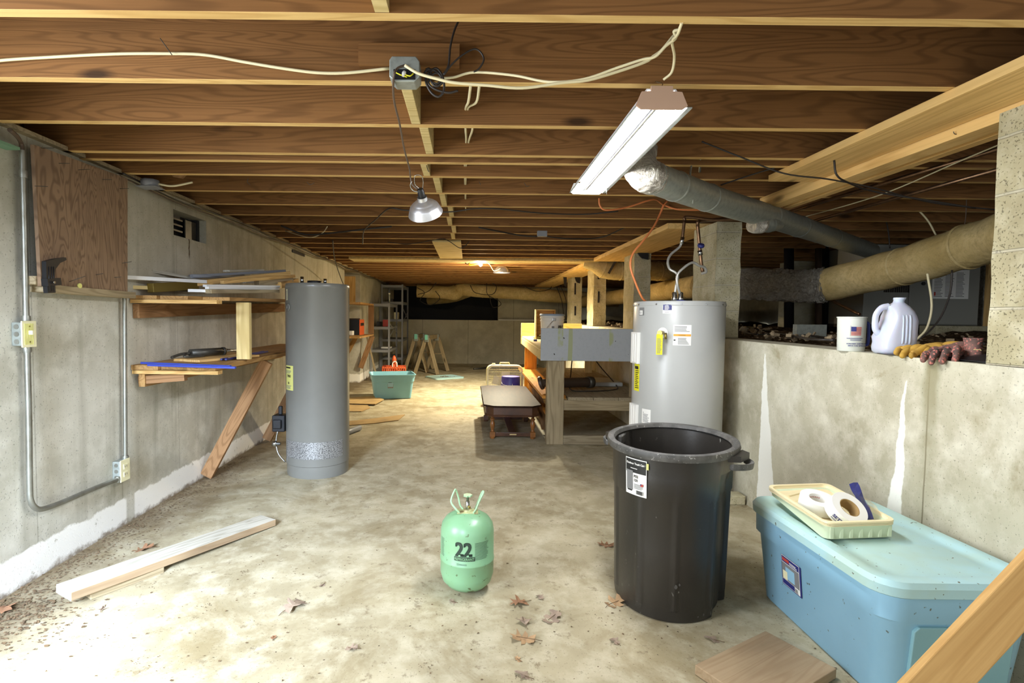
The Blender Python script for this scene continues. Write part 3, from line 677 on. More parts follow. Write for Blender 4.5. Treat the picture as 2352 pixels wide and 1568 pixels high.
# =============== LIGHT GREY WATER HEATER ===============
t = thing('water_heater', 'tall light grey electric water heater behind the black trash can', 'water heater', (1.4965, 3.76, 0))
R = .305
put('tank', lathe(nb(), [(R*.97, 0), (R, .02), (R, 1.335), (R*.997, 1.337), (R*.997, 1.340), (R*1.005, 1.341), (R*1.005, 1.362), (R*.985, 1.372), (R*.4, 1.378)], 72), M['whitepaint'], t, smooth=40)
bm = nb()
for k in range(12):
    a = 2*PI*k/12+.2; lathe(bm, [(.006, 0), (.006, .004)], 8, mat=Matrix.Rotation(a, 4, 'Z') @ Matrix.Translation((R*1.005, 0, 1.35)) @ Matrix.Rotation(PI/2, 4, 'Y'))
put('rim_screw', bm, M['steel'], t)
def angx(px): return math.acos(max(-1, min(1, (px-1560)/99.)))*-1
def zz(py): return 1.366-(py-695)*(3.48/1210)
sticker('brand_label', t, cylfn(R, angx(1496), zz(722)), .060, .062, 'white', [('r', .002, .022, .056, .036, 'navy'), ('l', .012, .026, .034, .03, 4, 'white'), ('l', .014, .008, .03, .006, 1, 'inkgrey')], 4)
sticker('warning_label', t, cylfn(R, angx(1515), zz(795)), .112, .135, 'white', [('l', .008, .09, .095, .04, 5, 'inkgrey'), ('r', .002, .06, .108, .014, 'amber'), ('t', .032, .0635, .009, 'WARNING', 'ink'), ('l', .03, .008, .07, .045, 6, 'inkgrey'), ('r', .004, .03, .012, .008, 'ink')], 8)
sticker('thermostat_decal', t, cylfn(R, angx(1463.2), zz(727)), .055, .055, 'inkgrey', [('r', .006, .005, .034, .03, 'white'), ('t', .008, .012, .022, '00', 'inkgrey')], 4, 'dark decal with oval badge')
sticker('energy_label', t, cylfn(R, angx(1461.05), zz(912)), .075, .19, 'yellow', [('l', .02, .02, .05, .16, 12, 'ink'), ('r', .012, .155, .05, .02, 'ink')], 6, 'yellow energy label')
sticker('spec_label', t, cylfn(R, angx(1469), zz(986)), .075, .10, 'white', [('t', .01, .07, .016, '6.', 'ink'), ('l', .01, .01, .055, .06, 8, 'inkgrey')], 6)
for z0, z1 in ((zz(845), zz(768)), (zz(1030), zz(945))):
    Mx = Matrix.Rotation(math.radians(186), 4, 'Z')
    put('access_cover', B(B(box(R-.005, R+.018, -.055, .055, z0, z1, mat=Mx), R+.018, R+.024, -.03, -.005, z0+.01, z1-.01, mat=Mx), R+.018, R+.024, .01, .03, z0+.01, z1-.01, mat=Mx), M['white'], t, bevel=.004)
a = angx(1497); Mx = Matrix.Rotation(a, 4, 'Z') @ Matrix.Translation((R, 0, zz(767))) @ Matrix.Rotation(PI/2, 4, 'Y')
put('escutcheon', lathe(nb(), [(.036, 0), (.034, .003)], 28, mat=Mx), M['white'], t)
put('relief_valve', tube(lathe(nb(), [(.013, 0), (.013, .045), (.017, .046), (.017, .06)], 14, mat=Mx), [(R*math.cos(a), R*math.sin(a)-.05, zz(767)), (R*math.cos(a)+.0, R*math.sin(a)-.055, zz(767)-.04)], .009, 10, 0), M['brass'], t)
c_ = Vector((R*math.cos(a), R*math.sin(a), 0))
sticker('valve_tag', t, planefn((c_.x-.058, c_.y-.045, zz(817)), (1, -.15, 0), (0, 0, 1)), .040, .135, 'yellow', [('l', .005, .01, .03, .1, 12, 'inkgrey')], 1, 'yellow hanging tag')
for px, nm in ((1549, 'hot_water_nipple'), (1563, 'cold_water_nipple')):
    x = pt(px, 690, Y=3.70).x-1.4965
    put(nm, lathe(nb(), [(.02, 1.372), (.02, 1.40), (.017, 1.405), (.017, 1.435), (.012, 1.44)], 14, cx=x, cy=-.06), M['steel'], t)
put('nipple_ring', lathe(nb(), [(.038, 1.374), (.036, 1.382)], 20, cx=pt(1563, 690, Y=3.7).x-1.4965, cy=-.06), M['blue'], t)
o = put('flexible_hose', tube(nb(), [pt(1549, 683, Y=3.70), pt(1553, 655, Y=3.7), pt(1557, 636, Y=3.7), pt(1552, 626, Y=3.7), pt(1538, 617, Y=3.72), pt(1534, 600, Y=3.75), pt(1541, 584, Y=3.78), pt(1560, 568, Y=3.8), pt(1566, 556, Y=3.8)], .0085, 10), M['hose']); tag(o, 'corrugated silver hose curving left above the light grey heater', 'hose', 'flexible water hoses')
o = put('flexible_hose', tube(nb(), [pt(1563, 678, Y=3.70), pt(1556, 655, Y=3.68), pt(1556, 632, Y=3.68), pt(1568, 617, Y=3.68), pt(1590, 603, Y=3.7), pt(1606, 610, Y=3.72), pt(1618, 614, Y=3.74), pt(1622, 624, Y=3.76), pt(1612, 628, Y=3.8)], .009, 10), M['hose']); tag(o, 'silver hose arching right to the valve above the light grey heater', 'hose', 'flexible water hoses')
t = thing('water_pipe', 'copper pipe dropping from the joists to the left hose', 'pipe')
put('pipe', tube(nb(), [pt(1572, 506, Y=3.8), pt(1568, 542, Y=3.8), pt(1566, 556, Y=3.8)], .011, 10), M['copper'], t)
put('coupling', tube(nb(), [pt(1568, 545, Y=3.8), pt(1565, 560, Y=3.8)], .014, 10, 0), M['steel'], t)
put('pipe', tube(nb(), [pt(1572, 506, Y=3.8), pt(1578, 498, Y=3.8), pt(1640, 505, Y=3.78), pt(1700, 502, Y=3.75)], .011, 10), M['copper'], t)
t = thing('water_pipe', 'copper pipe with round valve in front of the block pier', 'pipe')
put('pipe', tube(nb(), [pt(1602, 514, Y=3.8), pt(1606, 556, Y=3.8), pt(1610, 600, Y=3.8), pt(1614, 624, Y=3.8)], .012, 10), M['copper'], t)
put('valve_wheel', lathe(nb(), [(.02, -.012), (.025, 0), (.02, .012)], 12, mat=Matrix.Translation(pt(1610, 564, Y=3.77)) @ Matrix.Rotation(.5, 4, 'X')), M['navy'], t)
put('coupling', tube(nb(), [pt(1607, 575, Y=3.8), pt(1609, 586, Y=3.8)], .016, 10, 0), M['steel'], t)
put('elbow', tube(nb(), [pt(1602, 517, Y=3.8), pt(1606, 508, Y=3.8), pt(1640, 505, Y=3.9), pt(1690, 500, Y=4.0)], .013, 10), M['copper'], t)
o = put('orange_cable', tube(nb(), [pt(1484, 693, Y=3.72), pt(1474, 682, Y=3.68), pt(1460, 650, Y=3.66), pt(1448, 612, Y=3.66), pt(1454, 582, Y=3.68), pt(1478, 552, Y=3.7), pt(1502, 520, Y=3.75), pt(1516, 492, Y=3.8), pt(1524, 472, Y=3.8), pt(1532, 462, Y=3.8)], .0075, 8), M['orange']); tag(o, 'orange electrical cable drooping from the joists to the light grey heater', 'cable')
o = put('orange_cable', tube(nb(), [pt(1376, 455, Y=3.55), pt(1378, 472, Y=3.55), pt(1392, 482, Y=3.55), pt(1440, 476, Y=3.6), pt(1500, 458, Y=3.65), pt(1524, 470, Y=3.8), pt(1560, 481, Y=3.8), pt(1640, 482, Y=3.8)], .006, 8), M['orange']); tag(o, 'orange cable looped along the joists above the light grey heater', 'cable')
o = put('footing_block', box(0, .13, 0, .10, 0, .065), M['block'], loc=(1.752, 3.50, 0), bevel=.004); tag(o, 'small grey block on the floor at the foot of the right wall', 'block')
# =============== TRASH CAN ===============
TC = Vector((.940, 2.392, 0)); GA = math.radians(77); TA = math.radians(60)
t = thing('trash_can', 'black oval plastic trash can with a white sticker in the foreground', 'trash can', TC)
def canring(z, s, a=.335, b=.262, off=0., n=160, groove=True, ribs=0.):
    out = []
    for k in range(n):
        th = 2*PI*k/n
        r = 1.
        ga = min(abs((th-GA+PI) % (2*PI)-PI), abs((th-GA) % (2*PI)-PI))
        if groove and ga < .30: r -= .10*min(1, (.30-ga)/.07)
        x, y = (a*s*r+off)*math.cos(th), (b*s*r+off)*math.sin(th)
        if ribs:
            for q in range(10):
                d = abs((th-(q*.628+.31)+PI) % (2*PI)-PI)
                if d < .045: x *= 1+ribs*1.3; y *= 1+ribs*1.3
        out.append(Vector((x*math.cos(TA)-y*math.sin(TA), x*math.sin(TA)+y*math.cos(TA), z)))
    return out
CZ = .706
bm = nb()
loft(bm, [canring(.004, .89), canring(.02, .90), canring(.05, .90), canring(.054, .905, ribs=.014), canring(.3, .925, ribs=.014), canring(.500, .942, ribs=.014), canring(.512, .962), canring(.60, .968), canring(.61, .965, groove=False), canring(CZ-.02, .985, groove=False), canring(CZ-.02, .965, groove=False), canring(.512, .93), canring(.05, .88), canring(.03, .87)])
put('body', bm, M['can'], t, smooth=35)
bm = nb(); R_ = [canring(CZ+dz, .985, off=o_, groove=False) for dz, o_ in ((-.022, .0), (-.026, .018), (-.010, .024), (.004, .020), (.008, .008), (.004, -.006), (-.012, -.012))]
loft(bm, R_+[R_[0]], cap0=False, cap1=False); bmesh.ops.remove_doubles(bm, verts=bm.verts[:], dist=1e-5)
put('rim', bm, M['canrim'], t, smooth=50)
for sgn in (-1, 1):
    HA = math.radians(134); dv = Vector((math.cos(HA), math.sin(HA), 0))*sgn; tv = Vector((-math.sin(HA), math.cos(HA), 0))
    c = dv*(.276*.985+.012)+Vector((0, 0, CZ-.06))
    bm = nb(); pr = []
    for i in range(9):
        q = -1+i/4; P_ = c+tv*q*.08+dv*(.05*(1-q*q)); 
        pr.append([P_+dv*.010+Vector((0, 0, -.012)), P_+dv*.013+Vector((0, 0, .016)), P_-dv*.004+Vector((0, 0, .012)), P_-dv*.004+Vector((0, 0, -.012))])
    loft(bm, pr); put('handle', bm, M['canrim'], t, bevel=.003)
    bm = nb(); ring = [c+tv*.08+dv*-.01, c-tv*.08+dv*-.01, c-tv*.05+dv*.03, c+tv*.05+dv*.03]
    loft(bm, [[v+Vector((0, 0, .02)) for v in ring], [v+Vector((0, 0, .045)) for v in ring]]); put('handle_bracket', bm, M['can'], t)
# moulded bump inside the far handle
dv = Vector((math.cos(HA), math.sin(HA), 0)); c = dv*(.276*.93)+Vector((0, 0, CZ-.035))
bm = nb(); loft(bm, [[c+Vector((math.cos(TA), math.sin(TA), 0))*x-dv*(d+.015)+Vector((0, 0, z)) for x, z, d in ((-.06, -.035, 0), (.06, -.035, 0), (.05, .012, 0), (-.05, .012, 0))], [c+Vector((math.cos(TA), math.sin(TA), 0))*x+dv*.02+Vector((0, 0, z)) for x, z in ((-.065, -.04), (.065, -.04), (.06, .014), (-.06, .014))]])
put('inner_handle_recess', bm, M['canrim'], t, bevel=.006)
def canfn(px0, py0):
    def surf(px, z, l):
        # the can wall under a given bearing from its axis
        th = px; s = .962+(z-.512)/(.67-.512)*.022
        x, y = ((.335)*s+l)*math.cos(th), (.262*s+l)*math.sin(th)
        return Vector((x*math.cos(TA)-y*math.sin(TA), x*math.sin(TA)+y*math.cos(TA), z))
    def f(u, v, l=0.): return surf(px0+u/.262*.92, py0+v, l+.003)
    return f
A0 = math.radians(207.5-60)
sticker('product_sticker', t, canfn(A0, .512), .112, .155, 'white', [('r', .003, .095, .106, .056, 'ink'), ('t', .006, .130, .0116, 'Outdoor Trash Can', 'white', .0004), ('l', .03, .112, .05, .006, 1, 'white'),
    ('r', .008, .02, .034, .078, 'inkgrey'), ('r', .012, .015, .026, .006, 'ink'), ('r', .006, .095, .038, .008, 'inkgrey'), ('t', .048, .076, .015, 'P32', 'ink', .0004), ('t', .048, .060, .015, '121', 'ink', .0004), ('l', .05, .03, .045, .022, 4, 'inkgrey'), ('r', .083, .045, .014, .010, 'red'), ('r', .083, .050, .006, .005, 'navy')]
    + [('r', .062+i*.0028, .008, .0013+.0007*(i % 3), .016, 'ink') for i in range(12)], 10, 'white product sticker')
sticker('price_tag', t, canfn(A0+.24, .632), .052, .026, 'paleyellow', [('t', .006, .010, .012, '$17.99', 'inkgrey')], 5, 'yellow price sticker')
bm = nb(); f_ = canfn(0, 0)
def scuff(th, z, s):
    ps = []
    for i in range(7):
        a = 2*PI*i/7; ps.append((th+math.cos(a)*s*random.uniform(.4, 1)*3, z+math.sin(a)*s*random.uniform(.5, 1)))
    sc = .905+.04*min(1, z/.5)
    bm.faces.new([bm.verts.new(Vector((((.335)*sc+.0045)*math.cos(q)*math.cos(TA)-(.262*sc+.0045)*math.sin(q)*math.sin(TA), ((.335)*sc+.0045)*math.cos(q)*math.sin(TA)+(.262*sc+.0045)*math.sin(q)*math.cos(TA), zq))) for q, zq in ps])
for th, z, s in ((math.radians(262-64), .16, .012), (math.radians(265-64), .17, .008), (math.radians(284-64), .03, .006), (math.radians(290-64), .034, .006), (math.radians(282-64), .4, .004)): scuff(th, z, s)
put('scuff_marks', bm, M['canrim'], t)

# =============== REFRIGERANT CYLINDER ===============
t = thing('refrigerant_cylinder', 'pale green refrigerant cylinder marked 22 standing mid-floor', 'gas cylinder', (.006, 2.382, 0)); t.scale = (1, 1, 1.055)
R = .122; Z0 = .012
prof = [(.02, 0), (.035, .002), (.06, Z0), (.09, Z0+.012), (.112, Z0+.035), (R, Z0+.07), (R, .138), (R+.0025, .141), (R+.0025, .147), (R, .150), (R, .262), (.116, .292), (.099, .315), (.072, .331), (.04, .340)]
put('tank', lathe(nb(), prof, 64), M['green'], t, smooth=60)
put('neck_plate', B(lathe(nb(), [(.022, .335), (.022, .35)], 20), -.048, .048, -.03, .03, .338, .343), M['rustyplate'], t, bevel=.002)
put('valve_stem', lathe(nb(), [(.009, .34), (.009, .385), (.006, .386), (.006, .408)], 14), M['steel'], t)
put('valve_port', tube(nb(), [(0, 0, .365), (.01, -.022, .365)], .005, 8, 0), M['brass'], t)
bm = nb(); n_ = 28; loft(bm, [[Vector(((.019+.002*math.cos(7*2*PI*k/n_))*math.cos(2*PI*k/n_), (.019+.002*math.cos(7*2*PI*k/n_))*math.sin(2*PI*k/n_), z)) for k in range(n_)] for z in (.408, .414)]); put('valve_knob', bm, M['greenmetal'], t)
bm = tube(nb(), [(-.035, -.025, .341), (-.055, -.024, .36), (-.076, -.018, .39), (-.062, -.0, .428), (-.055, .012, .43), (-.043, .022, .395), (-.035, .024, .36), (-.02, .02, .342)], .0042, 8)
put('carry_handle', bm, M['greenmetal'], t)
bm = tube(nb(), [(.026, -.026, .341), (.04, -.026, .362), (.052, -.022, .39), (.068, -.014, .42), (.072, .0, .428), (.066, .014, .42), (.05, .022, .38), (.036, .024, .345)], .0042, 8)
put('carry_handle', bm, M['greenmetal'], t)
bm = nb(); f = cylfn(R, math.radians(-90-37), .165)
for ox, oy in ((0, 0), (.0025, 0), (.005, 0), (0, .002), (.0025, .002), (.005, .002)): text_into(bm, '22', .081, lambda x, y: f(.0225+ox+x*.93, .0265+oy+y, .0009), 0, .0012)
patch(bm, f, .020, .006, .094, .018, .0009, 0, 8)
put('marking', bm, M['inkgreen'], t)
bm = nb(); text_into(bm, 'REFRIGERANT', .0162, lambda x, y: f(.0225+x*.86, .0092+y, .0013), 0, .0003); put('marking_text', bm, M['green'], t)
bm = nb()
for a0, w_, n_, z0, z1 in ((-90+16, .075, 15, .175, .25), (-90-72, .035, 13, .17, .25), (-90-22, .05, 2, .153, .162)):
    ff = cylfn(R, math.radians(a0), 0)
    for i in range(n_): patch(bm, ff, 0, z0+(z1-z0)*i/n_, w_*random.uniform(.75, 1), .0016, .0008, 0, 8)
put('fine_print', bm, M['inkgreen'], t)

# =============== TOTE, LID, TRAY, TAPE ===============
X0, X1, Y0, Y1 = 1.30, 1.850, 1.60, 2.42
t = thing('storage_tote', 'big light blue storage tote with lid against the right wall', 'storage bin', ((X0+X1)/2, (Y0+Y1)/2, 0))
hx, hy = (X1-X0)/2, (Y1-Y0)/2
bm = nb()
loft(bm, [rrect(hx-.055-.01, hy-.055-.01, .06, .0), rrect(hx-.055, hy-.055, .065, .012), rrect(hx-.028, hy-.028, .075, .29), rrect(hx-.014, hy-.014, .08, .305), rrect(hx-.012, hy-.012, .08, .395), rrect(hx-.02, hy-.02, .075, .396), rrect(hx-.06, hy-.06, .06, .02)])
put('tub', bm, M['tote'], t, smooth=45)
bm = nb(); lz = .437
loft(bm, [rrect(hx-.006, hy-.006, .085, lz-.052), rrect(hx, hy, .09, lz-.048), rrect(hx+.002, hy+.002, .09, lz-.018), rrect(hx-.008, hy-.008, .085, lz-.002), rrect(hx-.018, hy-.018, .08, lz), rrect(hx-.055, hy-.055, .06, lz-.003), rrect(hx-.065, hy-.065, .055, lz-.010), rrect(hx-.10, hy-.10, .05, lz-.010), rrect(hx-.115, hy-.115, .045, lz-.004)])
put('lid', bm, M['lid'], t, smooth=35)
bm = nb(); nn = Vector((0, -1, .1)).normalized()
ring = [Vector((x, -hy+.046-(z-.03)*.092, z)) for x, z in ((-.14, .035), (.15, .035), (.165, .05), (.165, .27), (.15, .285), (-.14, .285), (-.155, .27), (-.155, .05))]
loft(bm, [[v+Vector((0, .01, 0)) for v in ring], [v+Vector((0, -.004, 0)) for v in ring]])
put('end_panel', bm, flat('textured_blue_plastic', srgb('7fa9b0'), .6), t, bevel=.003)
n_ = Vector((-1, 0, -.09)).normalized()
sticker('product_label', t, planefn((-hx+.0395, .165, .145), (0, -1, 0), (-.096, 0, 1)), .13, .125, 'navy', [('r', .004, .004, .117, .122, 'white'), ('r', .006, .10, .113, .024, 'navy'), ('r', .006, .006, .08, .02, 'navy'), ('r', .01, .106, .045, .013, 'red'), ('r', .006, .028, .113, .07, 'inkgrey'), ('r', .03, .035, .06, .05, 'skyblue'), ('r', .012, .03, .03, .035, 'offwhite'), ('l', .09, .008, .025, .016, 5, 'ink'), ('l', .06, .106, .05, .012, 2, 'white')], 1, 'blue and white paper label')
TZ = lz
tr_c = Vector((1.475, 2.13, TZ))
# paint tray: rim outline from the photo at z=.495
t = thing('paint_tray', 'cream stack of paint trays on the blue tote lid', 'paint tray', tr_c)
def trayring(s, z, tilt=.0, r=.04, ox=0, oy=0):
    base = [Vector((1.352, 2.345, 0)), Vector((1.655, 2.385, 0)), Vector((1.612, 1.935, 0)), Vector((1.325, 1.905, 0))]
    cx = sum(base, Vector())/4; out = []
    for i in range(4):
        p = cx+(base[i]-cx)*s; a = cx+(base[i-1]-cx)*s; b = cx+(base[(i+1) % 4]-cx)*s
        da, db = (a-p).normalized()*r, (b-p).normalized()*r
        for k in range(6):
            q = k/5; out.append((p+da)*(1-q)**2+p*2*q*(1-q)+(p+db)*q*q)
    return [Vector((p.x-tr_c.x+ox, p.y-tr_c.y+oy, z+(.006 if 0 else 0)-(0))) for p in out]
def tiltz(ring, zf):
    return [Vector((v.x, v.y, zf(v))) for v in ring]
zf = lambda v: max(0.002, .002+(v.y-(-.02))*.12)
bm = nb()
rim_h = .062
loft(bm, [tiltz(trayring(.93, 0, r=.03), lambda v: .002+max(0, (v.y+.02))*.17), tiltz(trayring(.965, 0), lambda v: rim_h-.006), tiltz(trayring(.9, 0), lambda v: rim_h-.004), tiltz(trayring(.77, 0, r=.02), lambda v: .006+max(0, (v.y+.02))*.17)])
put('lower_tray', bm, M['palegreen'], t, smooth=40)
bm = nb()
for i in range(5):
    z = rim_h-.008+i*.0034
    a, b = tiltz(trayring(1.0, 0), lambda v: z), tiltz(trayring(1.0, 0), lambda v: z+.0024)
    c, d = tiltz(trayring(.93, 0), lambda v: z+.0024), tiltz(trayring(.93, 0), lambda v: z)
    loft(bm, [a, b, c, d, a], cap0=False, cap1=False)
put('stacked_rims', bm, M['beige'], t, smooth=30)
bm = nb(); z = rim_h+.009
loft(bm, [tiltz(trayring(1.005, 0), lambda v: z-.006), tiltz(trayring(1.0, 0), lambda v: z), tiltz(trayring(.94, 0), lambda v: z), tiltz(trayring(.90, 0), lambda v: z-.018), tiltz(trayring(.82, 0, r=.025), lambda v: .016+max(0, v.y+.02)*.17)], cap0=False)
for i in range(3):
    for sx in (-1, 1):
        x = 0; y0 = .05+i*.045
        zr = lambda y: .019+max(0, y+.02)*.17
        pa, pb = Vector((.02+sx*.085, y0, zr(y0))), Vector((.02, y0+.035, zr(y0+.035)))
        tube(bm, [pa, pb], .004, 6, 0)
put('top_tray', bm, M['beige'], t, smooth=35)
for i in range(7):
    bm = nb()
    q = i/6; p = Vector((1.345+.235*q, 1.962-.0+.006*q, 0)) 
    x = -.125+q*.235
    yb_ = -.209+.11*(x+.137); B(bm, x, x+.016, yb_-.004, yb_+.012, .004, .05)
    put('stiffening_rib', bm, M['palegreen'], t, bevel=.003)
for i, (x, y, zc, rx, ry, lb) in enumerate(((1.435, 2.12, .0, math.radians(14), 0, 'roll of white tape lying flat in the cream paint tray'), (1.478, 2.02, .0, math.radians(42), math.radians(10), 'roll of white tape tilted on edge, nearer in the paint tray'))):
    ht = .05
    zc = TZ+.026+(.018+ht/2 if i == 0 else .05)
    t2 = thing('tape_roll', lb, 'tape roll', (x, y, zc), rot=(rx, ry, 0), group='tape rolls')
    put('tape', lathe(lathe(nb(), [(.037, -ht/2), (.066, -ht/2), (.066, ht/2), (.037, ht/2), (.037, -ht/2)], 40, closed=True), [(.0, 0)], 3, closed=True) if 0 else lathe(nb(), [(.037, -ht/2), (.066, -ht/2), (.066, ht/2), (.037, ht/2), (.037, -ht/2)], 40, closed=True), M['white'], t2, smooth=40)
    put('core', lathe(nb(), [(.034, -ht/2+.001), (.0372, -ht/2+.001), (.0372, ht/2-.001), (.034, ht/2-.001), (.034, -ht/2+.001)], 40, closed=True), M['cardboard'] if i else M['white'], t2, smooth=40)
    bm = nb()
    if i == 0:
        for k in range(26):
            a = math.radians(45+k*3.6); 
            if k % 3: bm.faces.new([bm.verts.new(Vector((.0338*math.cos(q), .0338*math.sin(q), zq))) for q, zq in ((a, .004), (a+.04, .004), (a+.04, .011), (a, .011))])
        put('core_print', bm, M['red'], t2)
    else:
        f = lambda u, v, l=0.: Vector(((.066+l)*math.cos(math.radians(205)+u/.066), (.066+l)*math.sin(math.radians(205)+u/.066), v-.018))
        text_into(bm, 'SETI', .019, lambda x, y: f(x, y+.012, .0006), 0, .0008); patch(bm, f, 0, .002, .05, .003, .0006, 0, 4)
        put('band_print', bm, M['navy'], t2)
t2 = thing('tape_wrapper', 'blue printed clear film wrapper sticking out of the paint tray', 'wrapper', (1.575, 2.03, TZ+.02))
bm = nb(); rows = []
for i in range(9):
    q = i/8; c = Vector((-.03+.04*q, -.045+.145*q, .035+.095*q)); wv = Vector((.020, .004, .006*math.sin(q*9)))
    rows.append([bm.verts.new(c-wv), bm.verts.new(c+Vector((0, 0, .003*math.sin(q*14)))), bm.verts.new(c+wv)])
for a, b in zip(rows, rows[1:]):
    for k in range(2): bm.faces.new((a[k], a[k+1], b[k+1], b[k]))
o = put('printed_strip', bm, M['navy'], t2); sm = o.modifiers.new('s', 'SOLIDIFY'); sm.thickness = .001
bm = nb(); g = []
for j in range(9):
    row = []
    for i in range(9):
        u, v = i/8, j/8; row.append(bm.verts.new((-.05+.085*u-.06*v, -.05+.11*v+.02*u, .01+.085*math.sin(PI*min(1, v*.8+.1))*(.4+.6*u)+random.uniform(-.006, .006))))
    g.append(row)
for j in range(8):
    for i in range(8): bm.faces.new((g[j][i], g[j][i+1], g[j+1][i+1], g[j+1][i]))
put('clear_film', bm, M['film'], t2, smooth=70)
o = put('rust_stain', (lambda bm: (bm.faces.new([bm.verts.new(p) for p in ((1.60, 1.885, lz-.0092), (1.63, 1.875, lz-.0092), (1.655, 1.872, lz-.0092), (1.685, 1.882, lz-.0092), (1.668, 1.894, lz-.0092), (1.64, 1.892, lz-.0092), (1.62, 1.90, lz-.0092))]), bm)[1])(nb()), flat('rust_liquid', srgb('a3902f'), .2, c2=srgb('7c4a22'), sc=30.)); tag(o, 'small rusty brown puddle on the blue lid beside the tray', 'stain')

# =============== FOREGROUND LUMBER ===============
a, b, c_ = pt(1755, 1449, Z=.038), pt(1592, 1527, Z=.038), pt(1925, 1532, Z=.038)
d = b+c_-a; ce = (b+c_)/2; du = (b-a).normalized()
o = plank('wood_plank', ce-du*(b-a).length/2-Vector((0, 0, .019)), ce+du*(b-a).length/2-Vector((0, 0, .019)), (c_-a).length, .036, M['boardwood'], bevel=.003); tag(o, 'short wide stained board lying on the floor at bottom right', 'board')
p1 = pt(2150, 1568, Y=1.27); p2 = pt(2351, 1352, Y=1.33); d = (p2-p1).normalized()
e0 = p1-d*((p1.z-.0)/d.z-.03); e1 = p2+d*((1.895-p2.x)/d.x-.05)
o = plank('leaning_stud', e0, e1, .094, .04, M['stud'], up=(-.2, -1, .55), bevel=.003); tag(o, 'golden two-by-four leaning across the blue tote at bottom right', 'plank')
# plank on the floor at left
pn, pf = pt(145, 1351, Z=.078), pt(616, 1187, Z=.043)
o = plank('floor_plank', pn-Vector((0, 0, .019)), pf-Vector((0, 0, .019)), .135, .038, M['greytop'], bevel=.003, edge=(M['boardwood'], (2,))); tag(o, 'long grey-faced plank lying on the floor by the left wall', 'plank')
q0, q1 = pt(207, 1368, Z=.018), pt(376, 1305, Z=.018)
o = plank('floor_plank', q0+Vector((-.03, 0.02, 0)), q1+Vector((-.03, .02, -.002)), .085, .034, M['oldwood'], bevel=.003); tag(o, 'short brown board wedged under the long grey-faced plank', 'plank')

# =============== SHOP LIGHT ===============
t = thing('shop_light', 'lit two-tube fluorescent shop light hanging from the joists', 'shop light', (.622, 1.75, 1.945), rot=(math.radians(-1.5), 0, math.radians(.4)))
Lf = 1.06
bm = nb(); hs = [(-.078, .0), (-.082, -.006), (-.080, .0), (-.048, .055), (.048, .055), (.080, .0), (.082, -.006), (.078, .0), (.045, .050), (-.045, .050)]
loft(bm, [[Vector((x, y, z)) for x, z in hs] for y in (.004, Lf)])
put('reflector', bm, flat('reflector_enamel', srgb('f2f2f2'), .35), t)
bm = nb(); ep = [(-.085, -.002), (-.068, -.014), (.068, -.014), (.085, -.002), (.066, .043), (.036, .045), (.036, .062), (-.036, .062), (-.036, .045), (-.066, .043)]
loft(bm, [[Vector((x, y, z)) for x, z in ep] for y in (-.004, .003)]); put('end_plate', bm, flat('pinkish_end_plate', srgb('b9987f'), .5), t, bevel=.001)
bm = nb(); loft(bm, [[Vector((x, y, z)) for x, z in ep[:5]+[(-.066, .043)]] for y in (Lf, Lf+.006)]); put('end_plate', bm, M['white'], t)
put('ballast_cover', box(-.022, .022, .01, Lf-.01, .004, .05), M['white'], t, bevel=.004)
put('cover_shade_strip', B(box(-.027, -.0205, .01, Lf-.01, -.004, .03), -.004, -.001, .01, Lf-.01, .0025, .004), M['black'], t)  # black strips paint the shade along the side of the ballast cover
put('outer_flange', B(box(.083, .100, -.002, Lf, -.009, -.005), -.088, -.083, -.002, Lf, -.009, -.005), M['galv'], t)
for x in (-.048, .048):
    tb = put('fluorescent_tube', tube(nb(), [(x, .02, -.001), (x, Lf-.02, -.001)], .0145, 16, 0), M['tube'], t)
    for y in (.012, Lf-.012): put('lamp_holder', box(x-.014, x+.014, y-.007, y+.007, -.006, .035), M['white'], t, bevel=.002)
put('pull_chain', tube(nb(), [(.08, Lf-.1, -.005), (.081, Lf-.1, -.04)], .0022, 6, 0), M['steel'], t)
bm = tube(nb(), [(0, 0, .06), (.012, .03, .085), (0, .06, .105)], .0015, 6); put('hanging_chain', bm, M['steel'], t)
put('hanging_chain', tube(nb(), [(0, Lf-.06, .055), (0, Lf-.06, .12)], .0015, 6), M['steel'], t)

# =============== JUNCTION BOX, CLAMP LAMP, CABLES ===============
p0, p1 = pt(823, 96, Y=1.80), pt(1055, 158, Y=1.80)
o = put('backing_board', box(p0.x, p1.x, 1.80, 1.8345, 2.088, 2.16), M['joist']); tag(o, 'short dark board nailed to the second joist behind the junction box', 'board')
t = thing('junction_box', 'open grey metal junction box on the second ceiling joist', 'junction box', (-.215, 1.765, 2.04))
bm = nb(); loft(bm, [[Vector((x, y, z)) for x, z in ((-.048, -.018), (-.03, -.034), (.034, -.034), (.05, -.018), (.05, .03), (.038, .046), (-.04, .046), (-.048, .034))] for y in (-.03, .034)])
put('housing', bm, M['galv'], t, bevel=.003)
put('opening', box(-.034, .036, -.0315, -.0295, -.028, .004), M['black'], t)
put('wire_nut', lathe(nb(), [(.004, 0), (.007, .012), (.005, .018)], 10, mat=Matrix.Translation((-.004, -.034, -.02)) @ Matrix.Rotation(.4, 4, 'Y')), M['white'], t)
put('wire_splice', tube(tube(nb(), [(.0, -.033, -.012), (.02, -.038, -.02), (.03, -.033, -.01)], .002, 6), [(-.025, -.033, -.008), (-.01, -.036, -.016), (.01, -.034, -.022)], .002, 6), M['yellow'], t)
def cable(lb, pts, r, mat, name='cable', sm=6):
    o = put(name, tube(nb(), pts, r, 8, sm), M[mat]); tag(o, lb, 'cable'); return o
def YP(L, Y): return [pt(x, y, Y=Y) for x, y in L]
